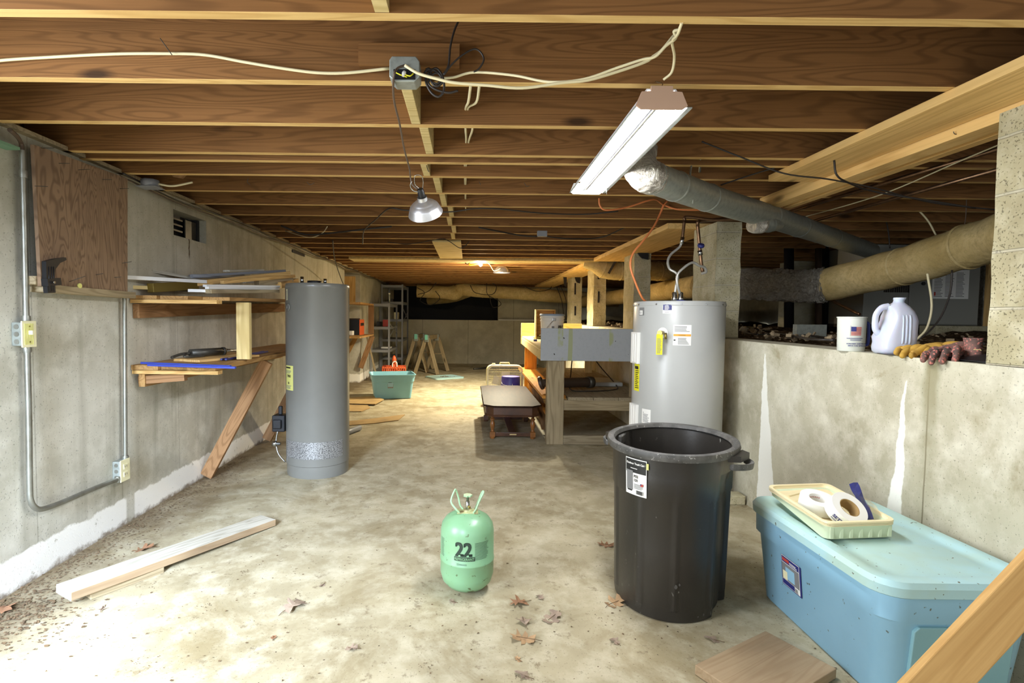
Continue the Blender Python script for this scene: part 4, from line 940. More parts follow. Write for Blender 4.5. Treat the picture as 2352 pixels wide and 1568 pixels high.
cable('cream cable running from the left edge to the junction box', YP([(-60, 150), (0, 139), (120, 131), (260, 124), (380, 123), (470, 126), (560, 142), (650, 157), (730, 167), (800, 167), (895, 157)], 1.815), .0052, 'wire')
cable('cream cable sagging from the junction box to the shop light cord', YP([(930, 150), (960, 168), (1000, 180), (1045, 190), (1120, 196), (1200, 202), (1290, 190), (1350, 184), (1420, 164), (1480, 143), (1500, 130), (1520, 115), (1545, 85), (1558, 70), (1568, 50)], 1.60), .0046, 'wire')
cable('second cream cable passing the dark cord knot to the shop light', [pt(962, 168, Y=1.79), pt(1000, 178, Y=1.79), pt(1040, 178, Y=1.79), pt(1090, 166, Y=1.79), pt(1180, 173, Y=1.75), pt(1260, 188, Y=1.7), pt(1340, 182, Y=1.65), pt(1420, 155, Y=1.62), pt(1475, 137, Y=1.6), pt(1505, 130, Y=1.59), pt(1530, 105, Y=1.58), pt(1552, 88, Y=1.57), pt(1548, 72, Y=1.56), pt(1560, 68, Y=1.55)], .0042, 'wire')
cable('cream cord dropping into the shop light end', [pt(1566, 52, Y=1.46), pt(1556, 80, Y=1.5), pt(1544, 96, Y=1.6), pt(1549, 130, Y=1.68), pt(1543, 165, Y=1.72), pt(1524, 183, Y=1.742)], .0042, 'wire', 'lamp_cord')
cable('dark cord hanging from the junction box to the clamp lamp', [pt(930, 150, Y=1.73), pt(912, 158, Y=1.72), pt(904, 180, Y=1.72), pt(905, 230, Y=1.85), pt(918, 285, Y=2.05), pt(928, 340, Y=2.3), pt(940, 385, Y=2.5), pt(942, 402, Y=2.58), pt(946, 422, Y=2.6), pt(958, 434, Y=2.6)], .0038, 'brownwire', 'lamp_cord')
for lb, L, r in (('black cord coil hanging below the second joist', [(985, 165), (978, 185), (990, 212), (1008, 222), (1020, 205), (1016, 175), (1004, 158), (992, 162), (988, 180), (1000, 198), (1015, 190), (1010, 170), (995, 170), (984, 190), (1000, 205), (1030, 213), (1052, 208)], .004),
                 ('brown cord looping up beside the black cord coil', [(1020, 172), (1036, 150), (1060, 128), (1088, 113), (1104, 120), (1111, 138), (1100, 158), (1088, 165)], .003),
                 ('grey cord rising from the black coil to the first joist', [(1018, 172), (1030, 150), (1034, 110), (1042, 75), (1052, 50)], .0035),
                 ('black knotted cord loop beside the junction box', [(978, 160), (986, 158), (990, 172), (982, 178), (976, 168), (984, 160), (1000, 163), (1014, 178), (1005, 192), (990, 188)], .004)):
    cable(lb, YP(L, 1.77), r, 'darkwire' if 'black' in lb else 'brownwire')
for dx in (0, .03):
    cable('cream cable threaded through the joists at mid-ceiling, %s' % ('left one' if not dx else 'right one'), [(dx, 1.85, 2.046), (dx-.008, 2.0, 2.05), (-.02+dx*.3, 2.235, 2.115), (-.02+dx, 2.29, 2.06), (-.02+dx*.4, 2.64, 2.11), (-.03+dx*.3, 3.04, 2.11), (-.03, 4.3, 2.1)], .005, 'wire')
# clamp lamp
t = thing('clamp_lamp', 'unlit aluminium clamp lamp hanging under the joists', 'lamp', pt(968, 447, Y=2.60))
ax = (pt(984, 505, Y=2.60)-pt(966, 437, Y=2.60)); 
q = Vector((0, 0, -1)).rotation_difference(Vector((.2, .85, -1)).normalized()).to_matrix().to_4x4()
K = lambda pr: [(r, -z) for r, z in pr]
put('shade', lathe(nb(), K([(.024, .012), (.025, .03), (.045, .040), (.052, .046), (.055, .050), (.062, .053), (.065, .058), (.071, .062), (.074, .068), (.086, .098), (.0875, .102), (.0855, .102), (.072, .068), (.045, .044), (.022, .03), (.022, .012)]), 48, mat=q, closed=True), M['alu'], t, smooth=40)
put('socket', lathe(nb(), K([(.014, -.03), (.017, -.02), (.018, .015), (.016, .03)]), 20, mat=q), M['black'], t, smooth=40)
put('bulb', lathe(nb(), K([(.012, .03), (.018, .05), (.028, .07), (.024, .09), (.008, .099)]), 20, mat=q), M['white'], t, smooth=60)
bm = tube(nb(), [q @ Vector(p) for p in ((-.004, 0, .03), (-.02, 0, .06), (-.012, 0, .098), (.006, 0, .102), (.02, 0, .092), (.022, 0, .065), (.012, 0, .03))], .0018, 6)
put('spring_clamp', bm, M['steel'], t)
put('clamp_arm', tube(nb(), [q @ Vector(p) for p in ((-.01, -.01, .02), (-.036, -.01, .035), (-.042, -.01, .06), (-.03, -.01, .08))], .0028, 6), M['steel'], t)
o = put('bent_nail', tube(nb(), [pt(985, 395, Y=2.64), pt(982, 388, Y=2.64), pt(980, 380, Y=2.66)], .002, 6), M['darkmetal']); tag(o, 'bent nail holding the clamp lamp', 'nail')
# other ceiling cables
cable('black cable snaking under the joists left of the clamp lamp', [pt(833, 560, Y=5.0), pt(836, 530, Y=4.7), pt(862, 505, Y=4.3), pt(893, 479, Y=3.95), pt(925, 482, Y=3.9), pt(980, 486, Y=3.9), pt(1040, 486, Y=3.88), pt(1090, 479, Y=3.86), pt(1150, 480, Y=3.86), pt(1240, 489, Y=3.9), pt(1340, 492, Y=3.95), pt(1420, 485, Y=3.9)], .005, 'darkwire')
cable('dark cable drooping beneath the joists on the left', [pt(645, 518, Y=4.7), pt(700, 538, Y=4.75), pt(760, 535, Y=4.75), pt(840, 526, Y=4.7), pt(900, 520, Y=4.7)], .008, 'darkwire')
cable('cream cables fanning down from a joist at left', [pt(655, 530, Y=5.0), pt(710, 545, Y=4.8), pt(740, 535, Y=4.75), pt(752, 520, Y=4.7)], .004, 'wire')
cable('dark cable running to the small grey box under the joists', [pt(1100, 522, Y=4.65), pt(1165, 535, Y=4.8), pt(1200, 541, Y=4.85), pt(1234, 543, Y=4.85)], .007, 'darkwire')
cable('dark cable leaving the small grey box to the right', [pt(1256, 543, Y=4.85), pt(1310, 548, Y=4.9), pt(1380, 545, Y=5.0), pt(1440, 520, Y=4.7)], .006, 'darkwire')
p = pt(1245, 543, Y=4.85); o = put('small_junction_box', box(-.045, .045, -.02, .02, -.03, .022), M['greyshelf'], loc=(p.x, p.y, 2.02), bevel=.004); tag(o, 'small grey junction box under the joists at mid-ceiling', 'junction box')
cable('thin dark wire drooping past the flat ceiling board', [pt(890, 556, Y=5.6), pt(940, 560, Y=5.6), pt(1010, 549, Y=5.45), pt(1030, 553, Y=5.48), pt(1055, 569, Y=5.5), pt(1068, 565, Y=5.5), pt(1078, 553, Y=5.5)], .004, 'darkwire')
cable('dark wire hanging in front of the left wall near the grey heater', [pt(764, 552, Y=5.5), pt(768, 590, Y=6.2), pt(778, 625, Y=7), pt(790, 655, Y=7.6), pt(797, 660, Y=7.6)], .006, 'darkwire')
for k, (dx, dz, m_) in enumerate(((0, 0, 'wire'), (.02, -.012, 'brownwire'), (.035, .004, 'darkwire'))):
    pp = [(XL+.035+dx, 3.0+i*.55, 2.026+dz+.008*math.sin(i*1.7+k)-(.02 if i % 3 == 1 else 0)) for i in range(20)]
    cable('%s cable following the top of the left wall' % ('cream', 'brown', 'black')[k], pp, .0055, m_)
t = thing('junction_box', 'dark round junction box at the top of the left wall near the plywood', 'junction box', pt(345, 412, Y=3.16))
t.location.z = 2.02
put('housing', lathe(nb(), [(.05, .02), (.052, 0), (.05, -.022)], 8), M['greyshelf'], t); put('cover', box(-.06, .06, -.05, .05, -.026, -.022), M['greyshelf'], t, bevel=.002)
cable('cream cables leaving the dark junction box to the right', [(t.location.x+.04, 3.16, 2.02), (t.location.x+.12, 3.18, 2.012), (t.location.x+.22, 3.22, 2.045)], .006, 'wire')
o = plank('diagonal_brace_board', pt(408, 405, Y=3.2), pt(440, 372, Y=3.07), .06, .02, M['redwood']); tag(o, 'small dark slanted wood piece between joists at left', 'board')
o = put('strap', tube(nb(), [pt(1612, 332, Y=2.68), pt(1609, 360, Y=2.75), pt(1607, 395, Y=2.83)], .006, 4, 0), M['galv']); tag(o, 'perforated metal strap hanging the galvanised duct', 'strap')
cable('thin dark wire crossing in front of the beam plank at right', [pt(1612, 325, Y=2.6), pt(1700, 360, Y=2.6), pt(1800, 398, Y=2.6), pt(1900, 411, Y=2.6), pt(2000, 430, Y=2.65), pt(2140, 465, Y=2.7), pt(2290, 482, Y=2.7)], .004, 'darkwire')
cable('second dark wire sloping up to the beam plank', [pt(1655, 425, Y=3.0), pt(1730, 400, Y=2.9), pt(1780, 385, Y=2.8)], .004, 'darkwire')
cable('black cable hanging from the beam towards the crawlspace', [pt(1916, 368, Y=2.45), pt(1922, 402, Y=2.45), pt(1950, 420, Y=2.5), pt(2010, 440, Y=2.6), pt(2130, 460, Y=2.6), pt(2240, 478, Y=2.6)], .0045, 'darkwire')
for lb, a, b, Y0_, Y1_ in (('upper copper pipe slanting under the crawlspace joists', (1800, 490), (2300, 340), 2.036, 2.036), ('lower copper pipe slanting under the crawlspace joists', (1860, 510), (2300, 387), 2.0, 2.0)):
    o = put('water_pipe', tube(nb(), [pt(*a, Z=Y0_), pt(*b, Z=Y1_)], .011, 10, 0), M['copper']); tag(o, lb, 'pipe')
cable('pale cable strung beside the crawlspace copper pipes', [pt(1840, 500, Z=2.02), pt(1950, 470, Z=2.02), pt(2050, 437, Z=2.0), pt(2200, 372, Z=2.02), pt(2300, 330, Z=2.04)], .0035, 'wire')
for lb, L in (('thick pale cable hanging behind the big tan duct', [(2070, 460), (2100, 475), (2130, 505), (2150, 540)]), ('pale cable hanging from the duct down to the gloves', [(2130, 628), (2140, 700), (2130, 750), (2110, 775), (2095, 785)])):
    cable(lb, YP(L, 3.9 if '(2070' in str(L) else 3.1), .006, 'wire')
cable('black cable hanging from the duct towards the gloves', YP([(2187, 620), (2183, 670), (2165, 720), (2140, 755), (2110, 780)], 3.2), .005, 'darkwire')
cable('black vertical cable in the crawlspace left of the tan duct', YP([(2030, 480), (2040, 530), (2044, 570)], 4.5), .005, 'darkwire')
cable('wire hanging the tan duct from the joists', YP([(2222, 350), (2221, 420), (2218, 500), (2210, 540), (2205, 600)], 3.6), .0028, 'brownwire')
# =============== DUCTS ===============
def duct(name, lb, pts, r, mat, n=28, sm=8, cat='duct', bands=(), bulge=.0, bandmat=None, wr=0.):
    P = catmull(pts, sm) if sm else [Vector(p) for p in pts]
    t = thing(name, lb, cat, P[0]); O = P[0]
    rr = random.Random(hash(lb) & 255 if 0 else len(lb))
    bm = tube(nb(), [p-O for p in P], r, n, 0)
    if wr:
        for v in bm.verts: v.co += Vector((rr.uniform(-wr, wr), rr.uniform(-wr, wr), rr.uniform(-wr, wr)))
    put('sleeve' if mat != 'galv' else 'pipe', bm, M[mat], t, smooth=60 if mat != 'foil' else 14)
    for b in bands:
        i = int(b*(len(P)-1)); d = (P[min(i+1, len(P)-1)]-P[max(0, i-1)]).normalized(); p = P[i]-O
        R_ = r(b) if callable(r) else r
        put('joint_band', tube(nb(), [p-d*.012, p-d*.006, p+d*.006, p+d*.012], lambda u: R_*(1.01 if u in (0, 1) else 1.05), n, 0, cap=False), M[bandmat or mat], t)
    return t
zd = 1.92
duct('galvanised_duct', 'long galvanised round duct slanting under the joists at right', [pt(1497, 408, Z=zd), pt(1650, 462, Z=zd), pt(1800, 508, Z=zd), pt(2000, 576, Z=zd)], .073, 'galv', sm=6, bands=(.03, .12, .3, .62, .74, .86))
a = pt(1497, 408, Z=zd); dz_ = (pt(2000, 576, Z=zd)-a).normalized()
t = duct('duct_elbow', 'foil-taped elbow joining the galvanised duct to the joist boot', [a+dz_*.02, a-dz_*.03, a-dz_*.075+Vector((0, 0, .012)), a-dz_*.11+Vector((0, .02, .05)), a-dz_*.10+Vector((.01, .05, .10)), a-dz_*.085+Vector((.01, .06, .14))], .076, 'foil', sm=5, wr=.003)
o = put('strap', tube(nb(), [a+dz_*.38+Vector((0, 0, .135)), a+dz_*.38+Vector((-.03, -.06, .06)), a+dz_*.38+Vector((-.02, -.074, -.02)), a+dz_*.38+Vector((.0, -.03, -.075))], .005, 4), M['galv']); tag(o, 'perforated strap wrapped under the galvanised duct', 'strap')
b_ = pt(1765, 515, Z=1.86)
duct('branch_duct', 'short foil-ended branch duct under the galvanised duct', [b_+Vector((.12, .12, .03)), b_, b_-Vector((.09, .04, .01))], .05, 'galv', sm=3, bands=(.5,))
bt_ = bpy.data.objects['branch_duct']; put('foil_end', tube(nb(), [p-bt_.location for p in (b_-Vector((.06, .03, .008)), b_-Vector((.11, .05, .016)), b_-Vector((.14, .06, .02)))], lambda u: .054-.012*u*u, 24, 3), M['foil'], bt_)
A_ = pt(1900, 654, Y=4.85); A0_ = pt(1700, 651, Y=5.3)
duct('insulated_duct', 'thick tan insulated duct rising to the right above the crawlspace', [A_, pt(2000, 630, Y=4.45), pt(2100, 605, Y=4.05), pt(2200, 573, Y=3.7), pt(2285, 548, Y=3.45), pt(2400, 505, Y=3.1)], lambda u: .148+.004*math.sin(u*30), 'duct', bands=(.36, .66), wr=.0015)
duct('foil_duct', 'shiny crinkled foil section of the crawlspace duct', [pt(1640, 648, Y=5.45), A0_, pt(1800, 655, Y=5.08), pt(1870, 657, Y=4.92), A_+Vector((-.01, .01, 0))], lambda u: .150+.003*math.sin(u*45)+.008*u, 'foil', wr=.010, sm=14)
duct('insulated_duct', 'tan insulated duct behind the piers running to the far wall', [(2.60, 5.62, 1.64), (2.74, 6.4, 1.645), (2.78, 8., 1.645), (2.76, 10., 1.645), (2.74, 12.6, 1.64)], .135, 'duct', bands=(.3, .6, .8), wr=.002)
duct('insulated_duct', 'upper tan duct behind the piers left of the light grey heater', [(2.37, 7.3, 1.915), (2.7, 7.4, 1.915), (3.4, 7.6, 1.90), (4.4, 7.8, 1.88)], .13, 'duct', bands=(.3, .6), wr=.002)
t = duct('insulated_duct', 'tan elbow duct leaving the yellow ceiling sleeve at its right end', [(1.58, 7.28, 2.0), (1.72, 7.26, 1.98), (1.88, 7.27, 1.925), (2.05, 7.28, 1.91), (2.35, 7.3, 1.915)], lambda u: .055+.075*min(1, u*2.2), 'duct', bands=(.45, .8), wr=.002)
o = plank('duct_strut', pt(1398, 628, Y=7.08), pt(1418, 592, Y=7.08), .03, .01, M['darkmetal'], up=(0, 1, 0)); tag(o, 'dark strap slanting across the tan elbow duct', 'strap')
duct('insulated_duct', 'long tan duct hanging across the far wall of the room', [pt(958, 668, Y=12.9), pt(1000, 670, Y=12.9), pt(1045, 672, Y=12.9), pt(1060, 664, Y=12.9), pt(1100, 668, Y=12.9), pt(1200, 674, Y=12.9), pt(1300, 682, Y=12.9), pt(1420, 690, Y=12.9)], lambda u: .155+.03*math.exp(-((u-.28)/.04)**2), 'duct', bands=(.45, .6, .78), wr=.002)
duct('insulated_duct', 'dim lower duct in the dark opening of the far wall', [pt(985, 690, Y=14.8), pt(1040, 684, Y=14.4), pt(1075, 672, Y=13.6)], .12, 'duct', wr=.002)
for i, L in enumerate(([(958, 660), (975, 672), (965, 690), (990, 700), (1010, 685), (1000, 668)], [(1080, 655), (1092, 672), (1130, 676), (1140, 658), (1125, 646)], [(1118, 650), (1120, 676), (1145, 690), (1150, 700), (1132, 705), (1124, 680)],
                       [(1200, 655), (1230, 668), (1262, 664), (1268, 650)], [(950, 640), (1000, 643), (1060, 648), (1150, 646), (1260, 650), (1300, 660)], [(1275, 650), (1290, 690), (1295, 730)], [(1285, 650), (1300, 690), (1300, 735)], [(1005, 645), (985, 668), (960, 676)])):
    cable(['dark cable loops at the left end of the far duct', 'dark cable looped over the middle of the far duct', 'cable loop dangling below the middle of the far duct', 'thin cable drooping over the right of the far duct', 'dark cable running along the top of the far duct', 'dark cable dropping left of the slimmest pier', 'second dark cable dropping left of the slimmest pier', 'thin cable slanting to the left end of the far duct'][i], YP(L, 12.6), .008, 'darkwire')
# =============== CRAWLSPACE ===============
t = thing('furnace', 'grey furnace cabinet with a white instruction label in the crawlspace', 'furnace', (4.55, 5.35, 1.185))
put('cabinet', box(-.55, .62, 0, .6, .03, .84), M['furnace'], t, bevel=.006)
put('base', box(-.55, .64, -.01, .62, 0, .035), M['darkmetal'], t)
bm = nb()
for i in range(18): B(bm, -.35+i*.022, -.34+i*.022, -.012, 0, .36, .64)
put('louvres', bm, M['darkmetal'], t)
put('door_panel', box(-.10, .60, -.018, 0, .04, .62), M['furnace'], t, bevel=.006)
put('knob', lathe(nb(), [(.018, 0), (.018, .01)], 16, mat=Matrix.Translation((.03, -.018, .45)) @ Matrix.Rotation(PI/2, 4, 'X')), M['black'], t)
sticker('instruction_label', t, planefn((.12, -.0185, .30), (1, 0, 0), (0, 0, 1)), .37, .29, 'white', [('l', .02, .02, .09, .24, 16, 'inkgrey'), ('l', .13, .02, .09, .25, 18, 'inkgrey'), ('l', .24, .02, .09, .25, 18, 'inkgrey'), ('r', .02, .03, .018, .035, 'red')], 1)
o = plank('wood_strip', (5.20, 5.3, 1.2), (5.20, 5.3, 2.04), .03, .03, M['pine'], up=(0, 1, 0)); tag(o, 'upright wooden strip between furnace and foil-wrapped column', 'strip')
t = thing('foil_wrapped_column', 'shiny foil-wrapped column beside the furnace', 'duct', (5.42, 5.42, 1.15))
bm = nb(); loft(bm, [[Vector((x+random.uniform(-.006, .006), y, z)) for x, y in ((-.16, -.02), (-.05, -.08), (.0, -.02), (.12, -.07), (.26, -.05), (.3, .2), (-.16, .2))] for z in (.03, .1, .2, .3, .4, .5, .6, .7, .8, .88)]); put('foil_wrap', bm, M['foil'], t)
o = put('concrete_block', box(0, .8, 0, .2, 0, .1), M['block'], loc=(4.55, 5.12, WT(5.1)), bevel=.005); tag(o, 'low grey concrete block under the furnace front', 'block')
o = put('concrete_block', box(0, .42, 0, .2, 0, .1), M['block'], loc=(5.38, 5.12, WT(5.1)), bevel=.005); tag(o, 'darker concrete block under the foil-wrapped column', 'block')
for lb, x, y, w_, zt_ in (('dim block pier deep in the crawlspace behind the foil duct', 4.05, 6.6, .3, 2.0), ('dim block pier left of the furnace deep in the crawlspace', 5.0, 8.2, .4, 2.0)):
    o = put('block_pier', box(0, w_, 0, .3, 0, zt_-1.13), M['block'], loc=(x, y, 1.12), bevel=.004); tag(o, lb, 'pier')
for lb, a, b, r in (('black vertical vent pipe behind the foil duct', (1812, 560, 6.0), (1812, 765, 6.0), .05), ('dark vertical pipe left of the furnace behind the cup', (1880, 570, 5.4), (1880, 765, 5.4), .03), ('second black vertical pipe right of the foil duct end', (1895, 560, 5.9), (1895, 765, 5.9), .04)):
    pa, pb = pt(a[0], a[1], Y=a[2]), pt(b[0], b[1], Y=b[2]); pb.z = 1.12; o = put('vent_pipe', tube(nb(), [pa, pb], r, 14, 0), M['brownpot' if 'dark' in lb else 'black']); tag(o, lb, 'pipe')
o = put('sheet_scrap', box(-.15, .12, 0, .04, 0, .10), M['galv'], loc=tuple(pt(1868, 775, Z=1.12)), rot=(0, 0, .2)); tag(o, 'crumpled sheet metal scrap on the soil behind the white cup', 'scrap')
o = put('gas_line', tube(nb(), [pt(1878, 690, Y=4.9), pt(1905, 688, Y=4.9), pt(1935, 702, Y=4.7), pt(1975, 722, Y=4.5)], .013, 8), M['copper']); tag(o, 'dark pipe slanting behind the white jug', 'pipe')
for lb, pts in (('thin cable lying along the soil behind the wall edge', [(1705, 762), (1740, 768), (1790, 766), (1850, 777), (1915, 781)]), ('second thin cable across the soil left of the cup', [(1702, 757), (1760, 757), (1800, 763), (1880, 773), (1915, 777)])):
    o = put('cable', tube(nb(), [pt(x, y, Z=1.14) for x, y in pts], .008, 6), M['darkwire']); tag(o, lb, 'cable')
cable('cable lying on the soil between the gloves and the pier', [pt(2165, 790, Z=1.15), pt(2200, 786, Z=1.15), pt(2260, 789, Z=1.15)], .006, 'darkwire')
o = plank('wood_scrap', pt(1702, 752, Z=1.14), pt(1722, 752, Z=1.14), .12, .03, M['pinelite']); tag(o, 'pale wood offcut lying on the crawlspace soil', 'wood scrap')
r_ = random.Random(3); bm = nb()
for i in range(420):
    x = XR+.25+abs(r_.gauss(0, 1.0)); y = 1.9+r_.random()**.8*7; s = r_.uniform(.008, .028); z = WT(y)+r_.uniform(.0, .05)
    Q = Matrix.Translation((x, y, z)) @ Matrix.Rotation(r_.uniform(0, 6), 4, (r_.random(), r_.random(), 1))
    B(bm, -s, s, -s*.6, s*.6, -s*.4, s*.4, mat=Q)
o = put('rubble', bm, flat('pale_rubble', srgb('9c8a6c'), .9, c2=srgb('5c4a36'), sc=9.)); tag(o, 'small stones and rubble strewn on the crawlspace soil', 'rubble', kind='stuff')
bm = nb()
for i in range(260):
    x = XR+.2+abs(r_.gauss(0, .25)); y = r_.uniform(1.6, 11); s = r_.uniform(.003, .009)
    Q = Matrix.Translation((x, y, WT(y)+.012)) @ Matrix.Rotation(r_.uniform(0, 6), 4, (r_.random(), r_.random(), 1)); B(bm, -s, s, -s*.6, s*.6, -s*.4, s*.4, mat=Q)
o = put('grit', bm, M['litter']); tag(o, 'grit along the inner edge of the low right wall', 'grit', kind='stuff')

# =============== THINGS ON THE LOW WALL ===============
JP = Vector((1.985, 2.455, WT(2.45)))
t = thing('milk_jug', 'empty translucent plastic gallon jug on the low right wall', 'jug', JP, rz=math.radians(-12))
def jr(h, r, z, n=40, ox=0, oy=0, p=3.4):
    out = []
    for k in range(n):
        a = 2*PI*k/n; c, s = math.cos(a), math.sin(a); q = (abs(c)**p+abs(s)**p)**(-1/p); out.append(Vector((h*q*c+ox, h*q*s+oy, z)))
    return out
bm = nb()
secs = [(.062, .0, 3.4), (.072, .012, 3.4), (.074, .03, 3.6), (.071, .055, 3.6), (.074, .08, 3.6), (.075, .155, 3.6), (.072, .175, 3.2), (.062, .198, 2.8), (.045, .22, 2.3), (.026, .236, 2.), (.021, .240, 2.), (.021, .252, 2.), (.0235, .253, 2.), (.0235, .262, 2.), (.018, .262, 2.), (.017, .24, 2.)]
loft(bm, [jr(h, 0, z, p=p, ox=(.012*max(0, (z-.18)/.06) if z > .18 else 0)) for h, z, p in secs], cap1=True)
# pinch the handle corner so the loop stands free
for v in bm.verts:
    if .105 < v.co.z < .215:
        k = max(0, (-v.co.x-.018)/.055)
        if k > 0: v.co.x += .038*min(1, k)*min(1, (v.co.z-.105)/.03)
put('bottle', bm, M['jug'], t, smooth=60)
put('handle', tube(nb(), [(-.028, 0, .222), (-.055, 0, .215), (-.076, 0, .185), (-.08, 0, .15), (-.077, 0, .115), (-.062, 0, .092)], lambda u: .0145-.002*math.sin(u*PI), 14), M['jug'], t, smooth=60)
bm = nb()
for x in (-.014, 0., .014): tube(bm, [(x+.012, -.069, .05), (x+.012, -.0735, .07), (x+.012, -.0735, .155), (x+.012, -.067, .18)], .0042, 8)
put('moulded_ribs', bm, M['jug'], t)
CP = pt(1945, 803, Y=2.56); CP.z = WT(2.6); CP.x = 1.86+.075
t = thing('measuring_cup', 'frosted plastic cup with a flag print on the low right wall', 'cup', (CP.x-.0, 2.66, CP.z))
R = .0625
put('cup_body', lathe(nb(), [(.055, 0), (.058, .004), (.0615, .165), (.064, .166), (.064, .172), (.060, .172), (.0595, .166), (.055, .008)], 48), M['cup'], t, smooth=40)
put('handle', tube(nb(), [(.058, .0, .14), (.082, .004, .143), (.09, .004, .12), (.09, .004, .05), (.082, .004, .03), (.057, .0, .035)], .007, 8), M['blue'], t)
fc = cylfn(.0600, math.radians(-90-62), 0)
W_ = lambda u, v, l=0.: fc(u, v, l+.0006)
bm = nb()
items = []
for i in range(7): items.append(('r', .026, .080+i*.0062, .042, .0036, 'red'))
items += [('r', .026, .100, .020, .0225, 'navy'), ('r', .0235, .076, .0014, .052, 'inkgrey'), ('t', .014, .066, .0052, 'ADVOCATING FOR OUR VETERANS', 'navy', .0001), ('t', .024, .058, .0048, 'FOUNDATION', 'navy', .0001), ('t', .010, .036, .0074, 'HONORED AND PROUD', 'navy', .0003), ('t', .014, .026, .0074, 'TO SERVE OUR VETERANS', 'navy', .0003)]
items[-4] = ('l', .010, .064, .075, .006, 1, 'navy'); items[-3] = ('l', .024, .056, .045, .006, 1, 'navy'); items[-1] = ('t', .016, .026, .0074, 'SERVE OUR VETERANS', 'navy', .0003)
sticker('cup_print', t, W_, .0001, .0001, 'cup', items, 8, 'blue and red print with a waving flag')
def glove(name, lb, loc, rz, mat, curl=0., tilt=0., cuff=True):
    t = thing(name, lb, 'glove', loc, rot=(tilt, 0, rz)); t.scale = (1.05, 1.1, 1.5)
    bm = nb()
    def ell(c, r):
        m = Matrix.Translation(c) @ Matrix.Diagonal((*r, 1)); bmesh.ops.create_uvsphere(bm, u_segments=16, v_segments=10, radius=1., matrix=m)
    ell((0, 0, .018), (.055, .045, .018))
    for i, (y, l_) in enumerate(((-.033, .062), (-.011, .078), (.011, .074), (.033, .058))):
        tube(bm, [(.03, y, .018), (.06, y*1.15, .020), (.055+l_*.6, y*1.35, .016-curl*.5), (.05+l_, y*1.4, .010-curl)], lambda u: .0125-.002*u, 10, 4)
        ell((.05+l_, y*1.4, .010-curl), (.011, .010, .010))
    tube(bm, [(-.02, -.03, .018), (.005, -.055, .018), (.035, -.072, .012)], .0125, 10, 4); ell((.035, -.072, .012), (.012, .011, .011))
    tube(bm, [(-.04, 0, .02), (-.07, 0, .024), (-.10, 0, .03)], lambda u: .034+.008*u, 16, 4, cap=True)
    for v in bm.verts:
        if v.co.x < -.03: v.co.z = .02+(v.co.z-.02)*.55
        v.co += Vector((0, 0, .004*math.sin(v.co.x*90+v.co.y*50)))
    o = put('hand', bm, mat, t)
    r = o.modifiers.new('r', 'REMESH'); r.mode = 'VOXEL'; r.voxel_size = .0038; r.use_smooth_shade = True
    s = o.modifiers.new('s', 'SMOOTH'); s.iterations = 4; s.factor = .6
    return t
zg = WT(2.3)
glove('work_glove', 'yellow leather work glove lying against the plastic jug', (2.03, 2.285, zg+.004), math.radians(170), M['glovey'])
glove('work_glove', 'under part of dusty tan leather glove by the jug base', (2.015, 2.31, zg-.004), math.radians(200), M['glovey'])
glove('knit_glove', 'red-dotted grey knit glove hanging over the wall edge', (1.99, 2.155, zg+.006), math.radians(205), M['glover'], curl=.015, tilt=.12)
tg = thing('knit_glove', 'red-dotted knit glove cuff standing beside the other knit glove', 'glove', (2.015, 2.10, zg+.002))
put('cuff', lathe(nb(), [(.036, 0), (.034, .03), (.030, .06), (.036, .088), (.031, .088), (.026, .05)], 24, sx=.75), M['glover'], tg, smooth=60)
bm = nb(); g = []
for j in range(13):
    row = []
    for i in range(25):
        u, v = i/24, j/12; row.append(bm.verts.new((1.925+v*.19, 1.945+.20*u, WT(2.)+.004+.040*math.sin(PI*min(1, v*1.1))*(1-.75*u)+.005*math.sin(v*42+u*3))))
    g.append(row)
for j in range(12):
    for i in range(24): bm.faces.new((g[j][i], g[j][i+1], g[j+1][i+1], g[j+1][i]))
t = thing('black_ribbed_cloth', 'black ribbed cloth on the wall against the nearest pier', 'cloth')
o = put('cloth', bm, M['black'], t, smooth=60); o.modifiers.new('s', 'SOLIDIFY').thickness = .003
o = put('straw_bits', (lambda bm: [tube(bm, [a, b], .0017, 5, 0) for a, b in (((1.97, 2.02, zg+.045), (1.99, 2.045, zg+.047)), ((1.98, 2.03, zg+.047), (1.965, 2.045, zg+.047)), ((1.97, 1.985, zg+.05), (1.995, 1.99, zg+.052)))] and bm)(nb()), M['pinelite'], t)
o = put('metal_scrap', box(-.06, .06, -.03, .03, 0, .002), M['darkmetal'], loc=(1.93, 2.40, WT(2.4)+.001), rot=(0, 0, 1.3)); tag(o, 'thin dark sheet under the jug at the wall edge', 'sheet')

# =============== WORKBENCH ===============
YBF = 5.14
t = thing('workbench', 'long wooden workbench with a grey painted front panel', 'workbench', (.75, YBF, 0))
def LX(x): return x-.75
put('front_panel', box(LX(.712), LX(1.84), -.0, .022, .832, 1.150), M['greyboard'], t, bevel=.002)
plank('post', (LX(.868), .075, 0), (LX(.868), .075, .832), .165, .10, M['oldwood'], up=(0, 1, 0), parent=t)
plank('post', (LX(1.665), .075, 0), (LX(1.665), .075, .832), .09, .09, M['oldwood'], up=(0, 1, 0), parent=t)
plank('bottom_rail', (LX(.95), .03, .05), (LX(1.8), .03, .05), .05, .09, M['benchwood'], parent=t)
plank('shelf_rail', (LX(.95), .055, .39), (LX(1.84), .055, .39), .04, .10, M['oldwood'], parent=t)
for i, (x0, x1) in enumerate(((.755, .99), (.995, 1.24), (1.245, 1.49), (1.495, 1.84))):
    plank('shelf_board', (LX((x0+x1)/2), .03 if i else .13, .455), (LX((x0+x1)/2)+.04, 3.1, .455), x1-x0, .03, M['benchwood'] if i else M['orangewood'], parent=t)  # leftmost board coloured orange for the warm light falling on it
